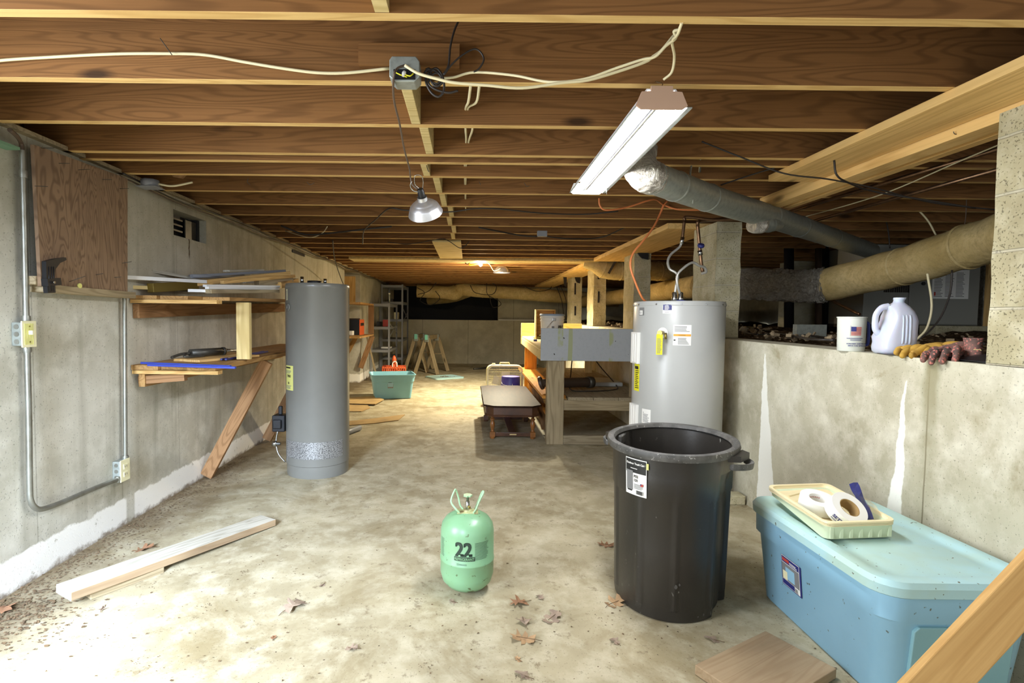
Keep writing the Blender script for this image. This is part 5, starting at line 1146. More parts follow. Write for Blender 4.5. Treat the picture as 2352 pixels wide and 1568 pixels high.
# bench top: edge runs slightly inwards towards the far end
xf = .855; L_ = 3.2
bm = nb(); loft(bm, [[Vector((LX(.725), .024, z)), Vector((LX(1.88), .024, z)), Vector((LX(1.88), L_, z)), Vector((LX(xf), L_, z))] for z in (.93, .958)]); put('bench_top', bm, M['pinelite'], t, bevel=.002)
bm = nb(); loft(bm, [[Vector((LX(.718), .024, z)), Vector((LX(.75), .024, z)), Vector((LX(xf+.03), L_, z)), Vector((LX(xf-.005), L_, z))] for z in (.832, .93)]); put('side_apron', bm, M['pinelite'], t, bevel=.002)
plank('end_board', (LX(.84), L_+.012, 1.00), (LX(1.8), L_+.012, 1.00), .025, .33, M['pinelite'], parent=t)
plank('far_leg', (LX(.955), L_-.35, 0), (LX(.955), L_-.35, .83), .18, .04, M['orangewood'], up=(0, 1, 0), parent=t)
plank('side_brace', (LX(.85), .5, .06), (LX(.80), 1.0, .42), .04, .09, M['redwood'], parent=t, up=(1, 0, 0))
plank('low_rail', (LX(.84), .2, .25), (LX(.93), 3., .25), .03, .07, M['orangewood'], parent=t)
for x, w_ in ((1.02, .14), (1.38, .2), (1.62, .2)):
    plank('back_stud', (LX(x+.35), 2.4, .47), (LX(x+.35), 2.4, .93), w_*.5, .03, M['pinelite' if x < 1.5 else 'redwood'], up=(0, 1, 0), parent=t)
# pail
c = pt(1267, 760, Y=6.35)
t = thing('bucket', 'white plastic pail with a blue lid on the workbench', 'bucket', (1.01, 6.35, .958))
put('pail', lathe(nb(), [(.118, 0), (.125, .004), (.138, .25), (.144, .252), (.144, .262), (.139, .264), (.139, .285), (.147, .287), (.147, .297), (.14, .30), (.142, .318)], 40), M['beige'] if 0 else M['white'], t, smooth=40)
put('lid', lathe(nb(), [(.147, .315), (.150, .318), (.150, .332), (.142, .340), (.138, .333)], 40), flat('pale_blue_lid', srgb('9fb4cc'), .45), t, smooth=40)
put('wire_handle', tube(nb(), [(.0, -.148, .272), (-.05, -.155, .22), (-.10, -.15, .15), (-.14, -.12, .10), (-.15, 0, .08)], .0035, 6), M['steel'], t)
put('handle_lug', box(-.02, .02, -.152, -.14, .255, .29), M['steel'], t, bevel=.003)
bm = nb(); f = cylfn(.139, math.radians(-90+20), .16)
text_into(bm, 'PRO', .062, lambda x, y: f(x*.8+y*.12, y, .003), 0, .002); put('lettering', bm, M['ink'], t)
bm = nb(); f = cylfn(.137, math.radians(-90-10), .15); patch(bm, f, 0, 0, .028, .045, .004, 0, 3); put('pictogram', bm, M['inkgrey'], t)
t = thing('wooden_box', 'upright open brown wooden box behind the white pail', 'box', (1.06, 7.25, .958))
put('back_panel', box(-.12, .12, .10, .112, 0, .395), M['shelfwood'], t); put('side_panel', box(-.135, -.12, -.02, .112, 0, .40), M['pinelite'], t); put('side_panel', box(.12, .135, -.02, .112, 0, .40), M['shelfwood'], t); put('top_panel', box(-.135, .135, -.02, .112, .395, .407), M['pinelite'], t)
bm = nb(); bmesh.ops.create_icosphere(bm, subdivisions=3, radius=.06)
for v in bm.verts: v.co *= random.uniform(.7, 1.1); v.co.z *= .55
o = put('crumpled_paper', bm, M['white'], loc=(1.0, 6.75, .992), smooth=20); tag(o, 'crumpled white rag on the bench beside the pail', 'rag')
bm = nb(); bmesh.ops.create_icosphere(bm, subdivisions=2, radius=.05)
for v in bm.verts: v.co *= random.uniform(.7, 1.1); v.co.z *= .4; v.co.x *= 1.8
o = put('yellow_scrap', bm, M['paleyellow'], loc=(.98, 7.3, .975)); tag(o, 'yellowish crumpled scrap on the far bench top', 'scrap')
p = pt(1229.5, 781.5, Z=.97); o = put('blue_box', box(-.02, .02, -.02, .02, 0, .025), M['navy'], loc=(p.x, p.y, .959), bevel=.002); tag(o, 'tiny blue box near the bench edge', 'box')
# saw / tool on the low shelf
t = thing('stovepipe_tool', 'dark round pipe section with a cord on the low bench shelf', 'pipe', (.80, 5.6, .47))
put('flange', lathe(nb(), [(.04, 0), (.068, .0), (.072, .012), (.066, .03), (.045, .032), (.04, .0)], 28, mat=Matrix.Translation((-.05, -.15, .10)) @ Matrix.Rotation(math.radians(70), 4, 'Y') @ Matrix.Rotation(.3, 4, 'X'), closed=True), M['brownpot'], t, smooth=40)
put('tube_section', tube(nb(), [(-.03, -.14, .10), (.08, -.04, .095), (.20, 0, .09), (.55, .12, .085)], lambda u: .042+.012*(u > .6), 20, 4), M['brownpot'], t)
put('collar', tube(nb(), [(.50, .10, .085), (.56, .125, .085)], .064, 20, 0), M['darkmetal'], t)
o = put('paper_sack', box(0, .36, 0, .5, 0, .05), M['whitepaint'], loc=(1.42, 6.0, .471), bevel=.015); tag(o, 'pale flat package on the low bench shelf', 'package')
cable('black cord curling over the low bench shelf', [(1.18, 5.9, 1.0-.1), (1.12, 5.7, .65), (1.10, 5.6, .49), (1.3, 5.55, .48), (1.6, 5.7, .48), (1.7, 6.0, .49), (1.55, 6.2, .7), (1.4, 6.2, .92)], .006, 'darkwire')
# =============== COFFEE TABLE ===============
t = thing('coffee_table', 'low dark wooden coffee table with clipped corners and turned legs', 'table', (.47, 5.9, 0))
tx0, tx1, ty0, ty1 = -.305, .285, -.66, .96
def octr(o_, z, c=.10): return [Vector(p) for p in ((tx0+c+o_*0-0, ty0-o_, z), (tx1-c, ty0-o_, z), (tx1+o_, ty0+c, z), (tx1+o_, ty1-c, z), (tx1-c, ty1+o_, z), (tx0+c, ty1+o_, z), (tx0-o_, ty1-c, z), (tx0-o_, ty0+c, z))]
bm = nb(); loft(bm, [octr(-.012, .345), octr(.0, .350), octr(.003, .358), octr(-.004, .364)]); put('top', bm, M['tabletop'], t, bevel=.001)
bm = nb(); loft(bm, [octr(-.03, .262), octr(-.035, .27), octr(-.04, .345)]); loft(bm, [octr(-.012, .25), octr(-.02, .262)]); put('apron', bm, M['dresser'], t)
bm = lathe(nb(), [(.012, 0), (.014, .01), (.008, .018)], 10, mat=Matrix.Translation((tx0+.03, ty0+.25, .30)) @ Matrix.Rotation(-PI/2, 4, 'Y')); put('drawer_pull', bm, M['brass'], t)
put('drawer_front', box(tx0+.02, tx0+.036, ty0+.12, ty0+.42, .27, .335), M['dresser'], t)
for x, y in ((-.208, -.50), (.208, -.50), (-.245, .40), (.235, .40)):
    pr = [(.022, .0), (.026, .008), (.026, .018), (.018, .022)]
    lg = lathe(nb(), pr, 20); B(lg, -.027, .027, -.027, .027, .022, .07)
    lathe(lg, [(.016, .07), (.019, .078), (.014, .09), (.022, .12), (.026, .145), (.023, .165), (.015, .185), (.024, .195), (.024, .205), (.014, .215), (.018, .235), (.03, .25)], 24)
    put('leg', lg, M['turned'] if y < 0 else M['dresser'], t, loc=(x, y, 0), smooth=35)
for y in (-.50, .40): put('stretcher', box(-.19, .19, y-.012, y+.012, .025, .065), M['dresser'], t, bevel=.003)
put('centre_stretcher', box(-.04, .04, -.488, .388, .045, .062), M['dresser'], t, bevel=.003)
sticker('worn_patch', t, planefn((-.03, -.5125, .040), (1, 0, 0), (0, 0, 1)), .07, .01, 'pinelite', [], 1)
# =============== BOX FAN, PURPLE TUB ===============
t = thing('box_fan', 'cream plastic box fan standing behind the coffee table', 'fan', (.535, 7.62, 0))
FW, FH = .53, .565
def rf(hw, z0, z1, r, y):
    out = []
    for q in rrect(hw, (z1-z0)/2, r, 0, 6): out.append(Vector((q.x, y, (z0+z1)/2+q.y)))
    return out
bm = nb(); loft(bm, [rf(FW/2-.006, .02, FH-.006, .08, -.055), rf(FW/2, .015, FH, .085, -.045), rf(FW/2, .015, FH, .085, .045), rf(FW/2-.03, .045, FH-.03, .07, .045), rf(FW/2-.03, .045, FH-.03, .07, -.055), rf(FW/2-.006, .02, FH-.006, .08, -.055)], cap0=False, cap1=False)
put('frame', bm, M['fan'], t, smooth=40)
bm = nb()
for i in range(25): B(bm, -FW/2+.03+i*.0193-.0022, -FW/2+.03+i*.0193+.0022, -.052, -.048, .05, FH-.035)
for i in range(20): B(bm, -FW/2+.03, FW/2-.03, -.053, -.049, .055+i*.0235, .060+i*.0235)
for i in range(14): B(bm, -FW/2+.03, FW/2-.03, .04, .044, .06+i*.033, .063+i*.033)
put('grille', bm, M['fan'], t)
bm = nb()
for k in range(5):
    Q = Matrix.Translation((0, 0, FH/2+.01)) @ Matrix.Rotation(2*PI*k/5, 4, 'Y') @ Matrix.Rotation(.4, 4, 'X'); B(bm, -.05, .07, -.002, .002, .03, .2, mat=Q)
put('blades', bm, M['fan'], t); put('handle', tube(nb(), [(-.07, 0, FH), (-.065, 0, FH+.03), (.065, 0, FH+.03), (.07, 0, FH)], .009, 8, 0), M['fan'], t)
put('knob', lathe(nb(), [(.025, FH), (.024, FH+.02)], 16, cx=-.16), M['fan'], t)
for x in (-.2, .2): put('foot', box(x-.03, x+.03, -.08, .08, 0, .018), M['fan'], t, bevel=.003)
t = thing('tub', 'upturned violet plastic tub standing in front of the box fan', 'tub', (.592, 7.2, 0))
put('tub_body', lathe(nb(), [(.145, 0), (.148, .012), (.140, .014), (.128, .43), (.120, .445), (.05, .452)], 36), M['purple'], t, smooth=40)
put('handle', tube(nb(), [(-.13, -.05, .37), (-.11, -.12, .345), (0, -.15, .33), (.01, -.14, .36)], .003, 6), M['white'], t)
# =============== FAR LEFT: BIN, CRATE, LID, SAWHORSES, SHELVES ===============
t = thing('storage_tote', 'open aqua plastic storage bin on the floor beyond the grey heater', 'storage bin', (-1.17, 8.12, 0), rz=math.radians(14))
bm = nb(); loft(bm, [rrect(.25, .20, .05, 0), rrect(.27, .22, .05, .01), rrect(.305, .25, .06, .26), rrect(.315, .26, .06, .265), rrect(.325, .27, .06, .36), rrect(.34, .285, .065, .362), rrect(.342, .287, .065, .372), rrect(.325, .27, .06, .374), rrect(.318, .263, .06, .36), rrect(.265, .215, .05, .015)])
put('tub', bm, M['tote2'], t, smooth=40)
sticker('product_label', t, planefn((-.09, -.239, .17), (1, 0, 0), (0, -.11, 1)), .085, .10, 'inkgrey', [('r', .004, .02, .077, .06, 'skyblue'), ('r', .01, .085, .05, .01, 'ink')], 1, 'small grey label')
put('handle_grip', box(.322, .345, -.09, .09, .30, .335), M['tote2'], t, bevel=.006)
t = thing('crate', 'orange plastic crate behind the aqua storage bin', 'crate', (-1.41, 10.05, 0), rz=.1)
bm = nb(); CW, CD, CHH = .22, .17, .30
for z0, z1 in ((.0, .03), (.10, .12), (.19, .21), (.27, .30)):
    B(bm, -CW, CW, -CD, -CD+.008, z0, z1); B(bm, -CW, CW, CD-.008, CD, z0, z1); B(bm, -CW, -CW+.008, -CD, CD, z0, z1); B(bm, CW-.008, CW, -CD, CD, z0, z1)
for i in range(12):
    x = -CW+i*2*CW/11*.98; B(bm, x, x+.012, -CD, -CD+.008, 0, .3); B(bm, x, x+.012, CD-.008, CD, 0, .3)
for i in range(9):
    y = -CD+i*2*CD/8*.97; B(bm, -CW, -CW+.008, y, y+.012, 0, .3); B(bm, CW-.008, CW, y, y+.012, 0, .3)
B(bm, -CW, CW, -CD, CD, 0, .008); put('basket', bm, M['crate'], t)
t2 = thing('spray_bottle', 'orange-capped bottle with white loop in the orange crate', 'bottle', (-1.40, 9.98, .01))
put('cap', lathe(nb(), [(.035, .38), (.045, .42), (.03, .47), (.01, .50)], 16), M['crate'], t2, smooth=60); put('bottle_body', lathe(nb(), [(.05, 0), (.055, .3), (.035, .38)], 16), M['crate'], t2)
put('loop', tube(nb(), [(-.02, -.06, .25), (-.02, -.07, .35), (.02, -.07, .39), (.06, -.07, .36), (.06, -.07, .25)], .011, 8), M['white'], t2)
t = thing('tote_lid', 'light blue plastic lid lying on the floor by the sawhorses', 'lid', (-.47, 10.75, 0), rz=math.radians(32))
bm = nb(); loft(bm, [rrect(.33, .25, .06, .0), rrect(.335, .255, .06, .03), rrect(.31, .23, .05, .034), rrect(.30, .22, .05, .026)]); put('lid_panel', bm, M['tote2'] if 0 else M['lid'], t, smooth=30)
bm = nb()
for i in range(40):
    x, y = random.gauss(.02, .07), random.gauss(0, .04); s = random.uniform(.004, .012); B(bm, x-s, x+s, y-s*.6, y+s*.6, .026, .030)
o = put('dirt_specks', bm, M['litter'], t); o['kind'] = 'stuff'
def sawhorse(lb, x, y, rz):
    t = thing('sawhorse', lb, 'sawhorse', (x, y, 0), rz, 'sawhorses')
    plank('top_rail', (0, -.42, .80), (0, .42, .80), .04, .09, M['oldwood'], parent=t)
    for yy in (-.36, .36):
        for s in (-1, 1): plank('leg', (s*.26, yy*1.1, .01), (s*.03, yy, .78), .075, .03, M['oldwood'], up=(0, 1, 0), parent=t)
        put('metal_bracket', box(-.05, .05, yy-.05, yy+.05, .70, .855), M['galv'], t, bevel=.01)
    put('painted_end', box(-.032, .032, -.428, -.418, .75, .86), M['aqua'], t)
    plank('cross_brace', (-.14, .37, .40), (.14, .37, .40), .02, .05, M['oldwood'], up=(0, 1, 0), parent=t)
sawhorse('wooden sawhorse at left, nearer the grey steel shelves', -1.12, 12.15, math.radians(-6))
sawhorse('wooden sawhorse at right, in front of the bare far wall', -.80, 11.75, math.radians(-14))
def rack(lb, x0, x1, y0, y1, H_, zs, nm='steel_shelving'):
    t = thing(nm, lb, 'shelving', ((x0+x1)/2, (y0+y1)/2, 0), 0, 'grey steel shelving units')
    w2, d2 = (x1-x0)/2, (y1-y0)/2
    for sx in (-1, 1):
        for sy in (-1, 1):
            put('post', B(box(sx*w2-.003*0-(.0 if sx < 0 else .035), sx*w2+(.035 if sx < 0 else .0), sy*d2-.002, sy*d2+.002, 0, H_), sx*w2-.002, sx*w2+.002, sy*d2-(.0 if sy < 0 else .035), sy*d2+(.035 if sy < 0 else 0), 0, H_), M['greyshelf'], t)
    for z in zs:
        bm = box(-w2+.003, w2-.003, -d2+.004, d2-.004, z, z+.004)
        for a in ((-w2+.003, w2-.003, -d2+.004, -d2+.007), (-w2+.003, w2-.003, d2-.007, d2-.004), (-w2+.003, -w2+.006, -d2+.004, d2-.004), (w2-.006, w2-.003, -d2+.004, d2-.004)): B(bm, *a, z-.05, z)
        put('shelf', bm, M['greyshelf'], t)
    plank('side_brace', (w2, -d2, H_*.55), (w2, d2, H_*.72), .003, .03, M['greyshelf'], parent=t, up=(0, 0, 1)); plank('side_brace', (w2, -d2, H_*.72), (w2, d2, H_*.58), .003, .03, M['greyshelf'], parent=t, up=(0, 0, 1))
    return t
rack('shorter grey steel shelving unit nearer the camera, behind the aqua bin', -2.0, -1.60, 10.75, 11.9, 1.52, (.02, .42, .80, 1.01, 1.50) if 0 else (.10, .56, 1.03, 1.50))
rack('taller grey steel shelving unit in the far left corner', -2.0, -1.50, 12.1, 13.2, 1.98, (.3, .72, 1.18, 1.58, 1.96))
t = thing('spray_can', 'slim silver canister on top of the shorter steel shelves', 'canister', (-1.68, 11.2, 1.505))
put('can_body', lathe(nb(), [(.02, 0), (.02, .20), (.016, .21)], 14), M['galv'], t); put('can_cap', lathe(nb(), [(.022, .21), (.022, .235)], 14), M['white'], t)
for i, (x, y, z, w_, d_, h_, m_, lb) in enumerate(((-1.75, 11.2, 1.035, .12, .12, .14, 'red', 'small red and white tin on the shorter steel shelves'), (-1.9, 11.3, 1.035, .10, .2, .10, 'darkmetal', 'dark box on the shorter steel shelves'), (-1.75, 11.3, .565, .2, .25, .03, 'white', 'pale flat pack low on the shorter steel shelves'), (-1.7, 12.5, 1.185, .1, .2, .16, 'offwhite', 'pale carton on the taller steel shelves'), (-1.85, 12.6, 1.585, .12, .2, .08, 'darkmetal', 'small dark box high on the taller steel shelves'))):
    o = put('stored_item', box(-w_/2, w_/2, -d_/2, d_/2, 0, h_), M[m_], loc=(x, y, z), bevel=.006); tag(o, lb, 'box')
# second wall shelf in the recess with black box
t = thing('recess_shelf', 'short wooden wall shelf with diagonal braces beyond the grey heater', 'shelf', (XL, 9.84, .9))
for x0, x1 in ((.005, .13), (.135, .26)): plank('board', ((x0+x1)/2, .0, .0), ((x0+x1)/2, -1.3, .0), x1-x0, .03, M['shelfwood'], parent=t)
plank('board', (-.35, -.3, .0), (.0, -.3, .0), .5, .03, M['shelfwood'], parent=t)
plank('brace', (.02, -.04, -.62), (.24, -.04, -.02), .04, .09, M['redwood'], up=(-.6, 0, .25), parent=t)
plank('brace', (-.30, -.10, -.5), (-.05, -.10, -.03), .03, .08, M['shelfwood'], up=(-.6, 0, .25), parent=t)
plank('upper_board', (.13, .0, .56), (.13, -1.2, .56), .25, .03, M['shelfwood'], parent=t)
plank('upright', (.20, .04, .02), (.20, .04, .55), .03, .10, M['redwood'], up=(1, 0, 0), parent=t)
plank('upright', (-.18, .06-.1, .56), (-.18, .06-.1, 1.08), .20, .03, M['pine'], up=(0, 1, 0), parent=t)
o = plank('leaning_stick', (XL+.30, 10.05, .0), (XL+.10, 10.0, .85), .03, .025, M['oldwood'], up=(0, 1, 0)); tag(o, 'thin stick leaning below the shelf end beyond the grey heater', 'stick')
t = thing('amplifier_box', 'black box with orange side on the shelf beyond the grey heater', 'box', (-2.05, 9.35, .917))
put('casing', box(-.22, .15, -.16, .2, 0, .27), M['black'], t, bevel=.004); put('side_panel', box(.151, .165, -.16, .2, 0, .27), M['crate'], t); put('side_slot', box(.165, .168, -.12, .16, .16, .21), M['ink'], t); put('lid_strip', box(-.2, .1, -.12, .15, .27, .29), M['brownpot'], t)
o = put('white_case', box(-.16, .10, -.07, .07, 0, .075), M['white'], loc=(-2.08, 9.08, .917), bevel=.006); tag(o, 'small white case in front of the black box', 'case')
# cardboard on floor
def flatcard(lb, pts, z, m='cardboard'):
    bm = nb(); P = [pt(x, y, Z=0) for x, y in pts]; loft(bm, [[Vector((p.x, p.y, z)) for p in P], [Vector((p.x, p.y, z+.008)) for p in P]]); o = put('cardboard_sheet', bm, M[m]); tag(o, lb, 'cardboard', 'flattened cardboard sheets')
flatcard('tan cardboard sheet on the floor nearest, right of the grey heater', [(770, 972), (860, 962), (930, 953), (915, 966), (860, 973), (800, 978)], .002)
flatcard('upper flattened cardboard stack between heater and aqua bin', [(780, 918), (860, 913), (882, 921), (862, 932), (790, 930)], .02)
flatcard('lower flattened cardboard sheet beside the grey heater', [(780, 930), (845, 932), (850, 938), (830, 946), (780, 946)], .004)
o = put('grey_tube', tube(nb(), [pt(770, 1003, Z=.03), pt(826, 982, Z=.03)], .03, 18, 0), M['greyshelf']); tag(o, 'grey foam tube on the floor behind the grey heater', 'tube')
o = put('floor_stick', tube(nb(), [pt(1088, 847, Z=.02), pt(1130, 843, Z=.03)], .02, 8, 0), M['darkmetal']); tag(o, 'dark stick on the floor at the foot of the far wall', 'stick')
# =============== FAR LAMPS ===============
t = thing('socket_lamp', 'bare lit bulb in a socket among wires under the far joists', 'lamp', pt(1100, 600, Y=7.75))
L1 = Vector(t.location)
put('socket', lathe(nb(), [(.022, .0), (.024, .05), (.015, .07)], 16, mat=Matrix.Rotation(-.5, 4, 'Y') @ Matrix.Rotation(.3, 4, 'X')), M['black'], t)
put('bulb', lathe(nb(), [(.012, 0), (.02, -.02), (.028, -.05), (.018, -.075), (.004, -.08)], 18, mat=Matrix.Rotation(-.5, 4, 'Y')), M['bulb'], t, smooth=60)
t = thing('reflector_lamp', 'lit dome reflector lamp shining under the far joists', 'lamp', pt(1152, 622, Y=8.35))
L2 = Vector(t.location)
put('shade', lathe(nb(), [(.135, -.03), (.125, .01), (.10, .045), (.06, .07), (.03, .078), (.03, .072), (.058, .064), (.096, .04), (.12, .005), (.132, -.03), (.135, -.03)], 36, closed=True), M['alu'], t, smooth=60)
put('bulb', lathe(nb(), [(.02, .05), (.035, .02), (.035, -.005), (.02, -.02), (.003, -.024)], 18), emit('lit_white_bulb_glass', (1, .97, .88), 55.), t, smooth=60)
cable('thin cord arching from the bulb sockets to the reflector lamp', YP([(1096, 578), (1104, 596), (1115, 602), (1125, 608), (1135, 622), (1150, 616)], 8.0), .005, 'wire', 'lamp_cord')
for lb, L in (('tangle of dark wire above the far bulb', [(1066, 600), (1064, 592), (1078, 590), (1082, 600), (1074, 606), (1066, 602)]), ('yellow cable drop beside the far bulb', [(1076, 582), (1077, 592), (1082, 600), (1078, 608), (1098, 606)]), ('brown twig-like wire above the far bulb', [(1072, 562), (1078, 575), (1084, 580), (1083, 592)])):
    cable(lb, YP(L, 7.7), .006, 'darkwire' if 'dark' in lb else ('yellow' if 'yellow' in lb else 'brownwire'))
point('bare_bulb_light', L1+Vector((.02, -.03, -.10)), 60, (1., .78, .48), .04)
l_ = bpy.data.lights.new('reflector_lamp_light', 'SPOT'); l_.energy = 560; l_.color = (1., .90, .66); l_.spot_size = math.radians(160); l_.spot_blend = .6; l_.shadow_soft_size = .05
o = bpy.data.objects.new('reflector_lamp_light', l_); COL.objects.link(o); o.location = L2+Vector((0, 0, -.035)); o.rotation_euler = (0, 0, 0)

# =============== LEAVES AND LITTER ===============
OUT = {'a': [(0, -.5, 0), (.06, -.42), (.16, -.36), (.30, -.44), (.22, -.24), (.14, -.12), (.34, -.10), (.46, .02), (.26, .06), (.13, .08), (.22, .22), (.34, .36), (.17, .32), (.07, .30), (.05, .42), (0, .55)],
       'b': [(0, -.5), (.10, -.40), (.22, -.22), (.44, -.16), (.28, -.04), (.16, .05), (.12, .18), (.10, .42), (0, .52)],
       'c': [(0, -.48), (.12, -.42), (.26, -.38), (.30, -.26), (.16, -.18), (.18, -.06), (.36, -.02), (.40, .12), (.22, .16), (.2, .28), (.26, .42), (.12, .48), (0, .44)]}
def leaf(x, y, s, rz, kind, mat, lb, i):
    o_ = [(p[0], p[1]) for p in OUT[kind]]; pts = o_+[(-a, b) for a, b in o_[-2:0:-1]]
    r = random.Random(i); bm = nb(); c = [bm.verts.new((0, q, 0)) for q in (-.42, -.25, -.08, .1, .28, .45)]
    vs = [bm.verts.new((a*r.uniform(.85, 1.12), b+r.uniform(-.02, .02), 0)) for a, b in pts]
    n_ = len(vs)
    def near(v): return min(c, key=lambda q: (q.co-v.co).length)
    for k in range(n_):
        a, b = vs[k], vs[(k+1) % n_]; ca, cb = near(a), near(b)
        try:
            if ca is cb: bm.faces.new((a, b, ca))
            else: bm.faces.new((a, b, cb)); bm.faces.new((a, cb, ca))
        except ValueError: pass
    for v in bm.verts: v.co = Vector((v.co.x*s, v.co.y*s, s*(.06+.55*v.co.x**2+.10*math.sin(v.co.y*7+i)*abs(v.co.x)+.08*math.sin(v.co.y*4+i))))
    t = thing('oak_leaf', lb, 'leaf', (x, y, .001), rz, 'fallen oak leaves')
    o = put('blade', bm, mat, t); sm = o.modifiers.new('s', 'SOLIDIFY'); sm.thickness = .0009
    put('stem', tube(nb(), [(0, s*.3, s*.06), (0, -s*.45, s*.07), (s*.05, -s*.72, .003)], .0012, 5), M['litter'], t)
LV = [((1192, 1387), .085, 1.9, 'a', 'leafa', 'rust-coloured pointed oak leaf right of the green cylinder'), ((1240, 1372), .045, .3, 'c', 'leafb', 'small curled dark leaf above the other fallen leaves'),
      ((1203, 1427), .085, .1, 'b', 'leafb', 'brown oak leaf with a stem pointing down, mid group'), ((1268, 1420), .095, 2.4, 'c', 'leafb', 'grey rounded oak leaf at the right of the group'),
      ((1203, 1468), .10, 1.3, 'a', 'leafc', 'tan spiky oak leaf lowest of the clear group'), ((1190, 1515), .03, .6, 'c', 'leafc', 'small oval tan leaf below the spiky leaf'), ((1200, 1552), .06, 1.0, 'b', 'leafb', 'grey leaf at the bottom photo edge below the group'),
      ((675, 1395), .11, -.6, 'a', 'leafb', 'torn grey leaf on the floor at left of centre'), ((808, 1490), .05, 1.4, 'c', 'leafb', 'small dark curled leaf left of the green cylinder'), ((628, 1465), .03, .2, 'c', 'leafa', 'tiny rust leaf on the pale floor at bottom left'),
      ((1392, 1252), .09, 1.2, 'a', 'leafa', 'brown leaf against the left side of the trash can'), ((1415, 1385), .10, -1.0, 'a', 'leafc', 'tan leaf at the lower left foot of the trash can'), ((1636, 1470), .06, 1.1, 'b', 'leafb', 'dark leaf between trash can and short board'), ((1412, 1474), .045, .4, 'c', 'leafb', 'small leaf below the trash can'),
      ((12, 1400), .10, .5, 'a', 'leafa', 'brown leaf at the far left edge by the wall'), ((330, 1262), .10, 1.9, 'a', 'leafa', 'reddish leaf behind the long floor plank'), ((235, 1398), .05, .4, 'b', 'leafb', 'small grey leaf in front of the floor plank'), ((740, 1345), .04, 2.8, 'b', 'leafb', 'small dark leaf on the floor above the torn grey leaf'),
      ((1040, 1382), .035, 1.0, 'c', 'leafb', 'tiny leaf just below the green cylinder')]
for i, (pp, s, rz, k, m_, lb) in enumerate(LV):
    p = pt(*pp, Z=0); leaf(p.x, p.y, s, rz, k, M[m_], lb, i+1)
r_ = random.Random(11)
def litter(name, lb, gen, n_, smin, smax, mat, z=.0015):
    bm = nb()
    for i in range(n_):
        x, y = gen(); s = r_.uniform(smin, smax); a = r_.uniform(0, 6.3); k = r_.randint(3, 5)
        vs = []
        for q in range(k):
            an = a+2*PI*q/k; vs.append(bm.verts.new((x+math.cos(an)*s*r_.uniform(.4, 1.3), y+math.sin(an)*s*r_.uniform(.4, 1), z+r_.uniform(0, .5)*s)))
        bm.faces.new(vs)
    me = bpy.data.meshes.new(name); bm.to_mesh(me); bm.free(); me.materials.append(mat)
    o = bpy.data.objects.new(name, me); COL.objects.link(o); return tag(o, lb, 'debris', kind='stuff')
litter('leaf_litter', 'crumbled leaves and dirt along the foot of the left wall', lambda: (XL+.01+abs(r_.gauss(0, .10)), r_.uniform(1.7, 4.6)), 2600, .002, .008, M['litter'])
litter('leaf_litter', 'broken leaf heap at the left photo edge in front of the plank', lambda: (r_.gauss(-1.85, .12), r_.gauss(2.1, .14)), 700, .003, .011, M['litter'])
litter('floor_debris', 'small dark flecks scattered over the whole concrete floor', lambda: (r_.uniform(-2, 1.85), 1.3+r_.random()**1.6*8), 1500, .0015, .007, M['litter'])
bm = nb()
for i in range(60):
    cx, cy = r_.uniform(-1.9, 1.5), 1.5+r_.random()**1.5*5
    for q in range(14):
        x, y = r_.gauss(cx, .022), r_.gauss(cy, .03); s = r_.uniform(.0015, .005); bm.faces.new([bm.verts.new((x+math.cos(a)*s, y+math.sin(a)*s*.7, .0015+.3*s*(a > 2))) for a in (0, 2.1, 4.2)])
me = bpy.data.meshes.new('twig_debris'); bm.to_mesh(me); bm.free(); me.materials.append(M['litter']); o = bpy.data.objects.new('twig_debris', me); COL.objects.link(o); tag(o, 'little clumps of twigs and crumbs dotted about the floor', 'debris', kind='stuff')

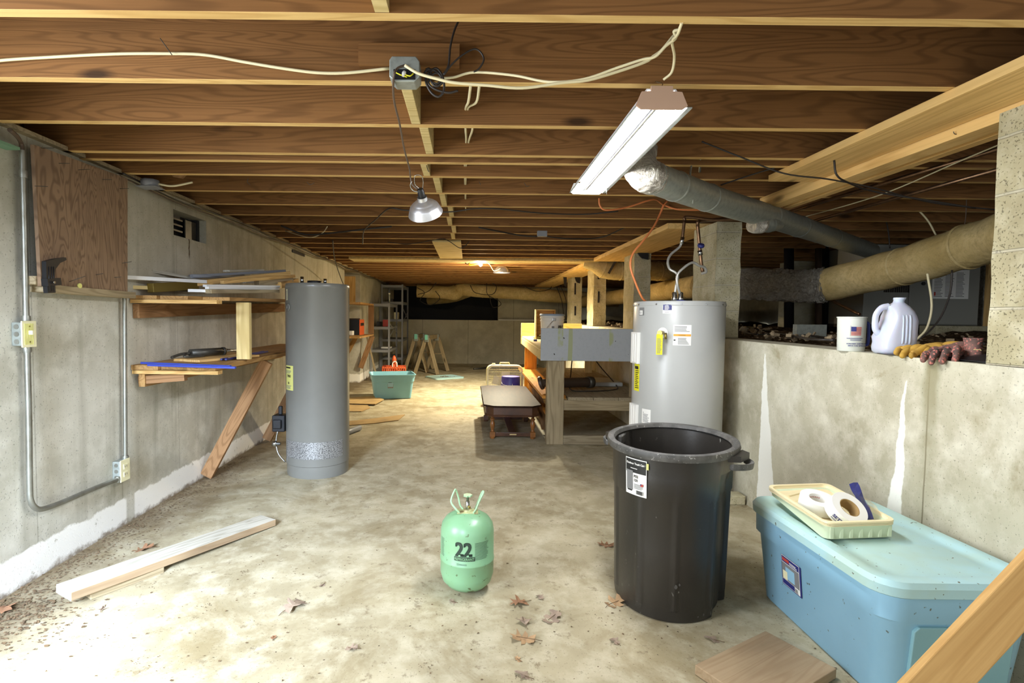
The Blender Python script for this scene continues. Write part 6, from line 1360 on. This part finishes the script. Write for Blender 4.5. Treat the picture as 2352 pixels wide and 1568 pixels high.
# =============== SMALL CEILING DETAILS ===============
for i, (lb, L, Y) in enumerate((('thin bent nail sticking out of the joist above the cream cable', [(368, 88), (380, 105), (395, 126)], 1.80), ('bent nail under a joist left of the clamp lamp', [(705, 418), (712, 424), (722, 420)], 3.04), ('bent nail under a joist at far left of the clamp lamp', [(570, 410), (568, 418), (574, 424)], 3.04),
        ('bent nail under a joist right of the clamp lamp', [(1100, 417), (1104, 424)], 3.04), ('bent nail under a joist left of the shop light', [(1204, 420), (1210, 428), (1216, 426)], 3.04), ('hooked nail in the light beam plank at upper right', [(2190, 302), (2194, 308), (2214, 308)], 2.1))):
    o = put('bent_nail', tube(nb(), YP(L, Y), .0016, 5), M['darkmetal']); tag(o, lb, 'nail', 'bent nails in the joists')
p = pt(672, 566, X=XL+.01); q = pt(700, 580, X=XL+.01)
o = put('black_patch', box(XL, XL+.012, p.y, q.y, 1.965, 2.0), M['black'], bevel=.004); tag(o, 'small black felt patch at the top of the left wall', 'patch')
for kids, par, roots in ((('rating_label', 'small_label', 'top_port', 'air_grille', 'brand_label', 'warning_label', 'thermostat_decal', 'energy_label', 'spec_label', 'rim_screw', 'escutcheon', 'access_cover'), 'tank', ('water_heater',)),
        (('product_sticker', 'price_tag', 'scuff_marks', 'inner_handle_recess'), 'body', ('trash_can',)), (('valve_knob', 'valve_port'), 'valve_stem', ('refrigerant_cylinder',)), (('marking', 'marking_text', 'fine_print'), 'tank', ('refrigerant_cylinder',)),
        (('toggle', 'ribs', 'screw', 'socket'), 'cover_plate', ('light_switch', 'power_outlet')), (('knockout',), 'box', ('light_switch', 'power_outlet')), (('lamp_holder', 'ballast_cover', 'outer_flange', 'cover_shade_strip'), 'reflector', ('shop_light',)),
        (('core_print', 'band_print'), 'tape', ('tape_roll',)), (('instruction_label', 'knob'), 'door_panel', ('furnace',)), (('moulded_ribs',), 'bottle', ('milk_jug',)), (('cup_print',), 'cup_body', ('measuring_cup',)),
        (('product_label', 'end_panel', 'handle_grip'), 'tub', ('storage_tote',)), (('lettering', 'pictogram', 'handle_lug'), 'pail', ('bucket',)), (('knob', 'foot'), 'frame', ('box_fan',)), (('stiffening_rib',), 'lower_tray', ('paint_tray',)), (('drawer_pull', 'drawer_front'), 'apron', ('coffee_table',)), (('worn_patch',), 'stretcher', ('coffee_table',))):
    for r0 in [x for x in COL.objects if x.parent is None and x.name.split('.')[0] in roots]:
        ch = list(r0.children); pp = [c for c in ch if c.name.split('.')[0] == par]
        if pp:
            for c in ch:
                if c.name.split('.')[0] in kids and c is not pp[0]: c.parent = pp[0]
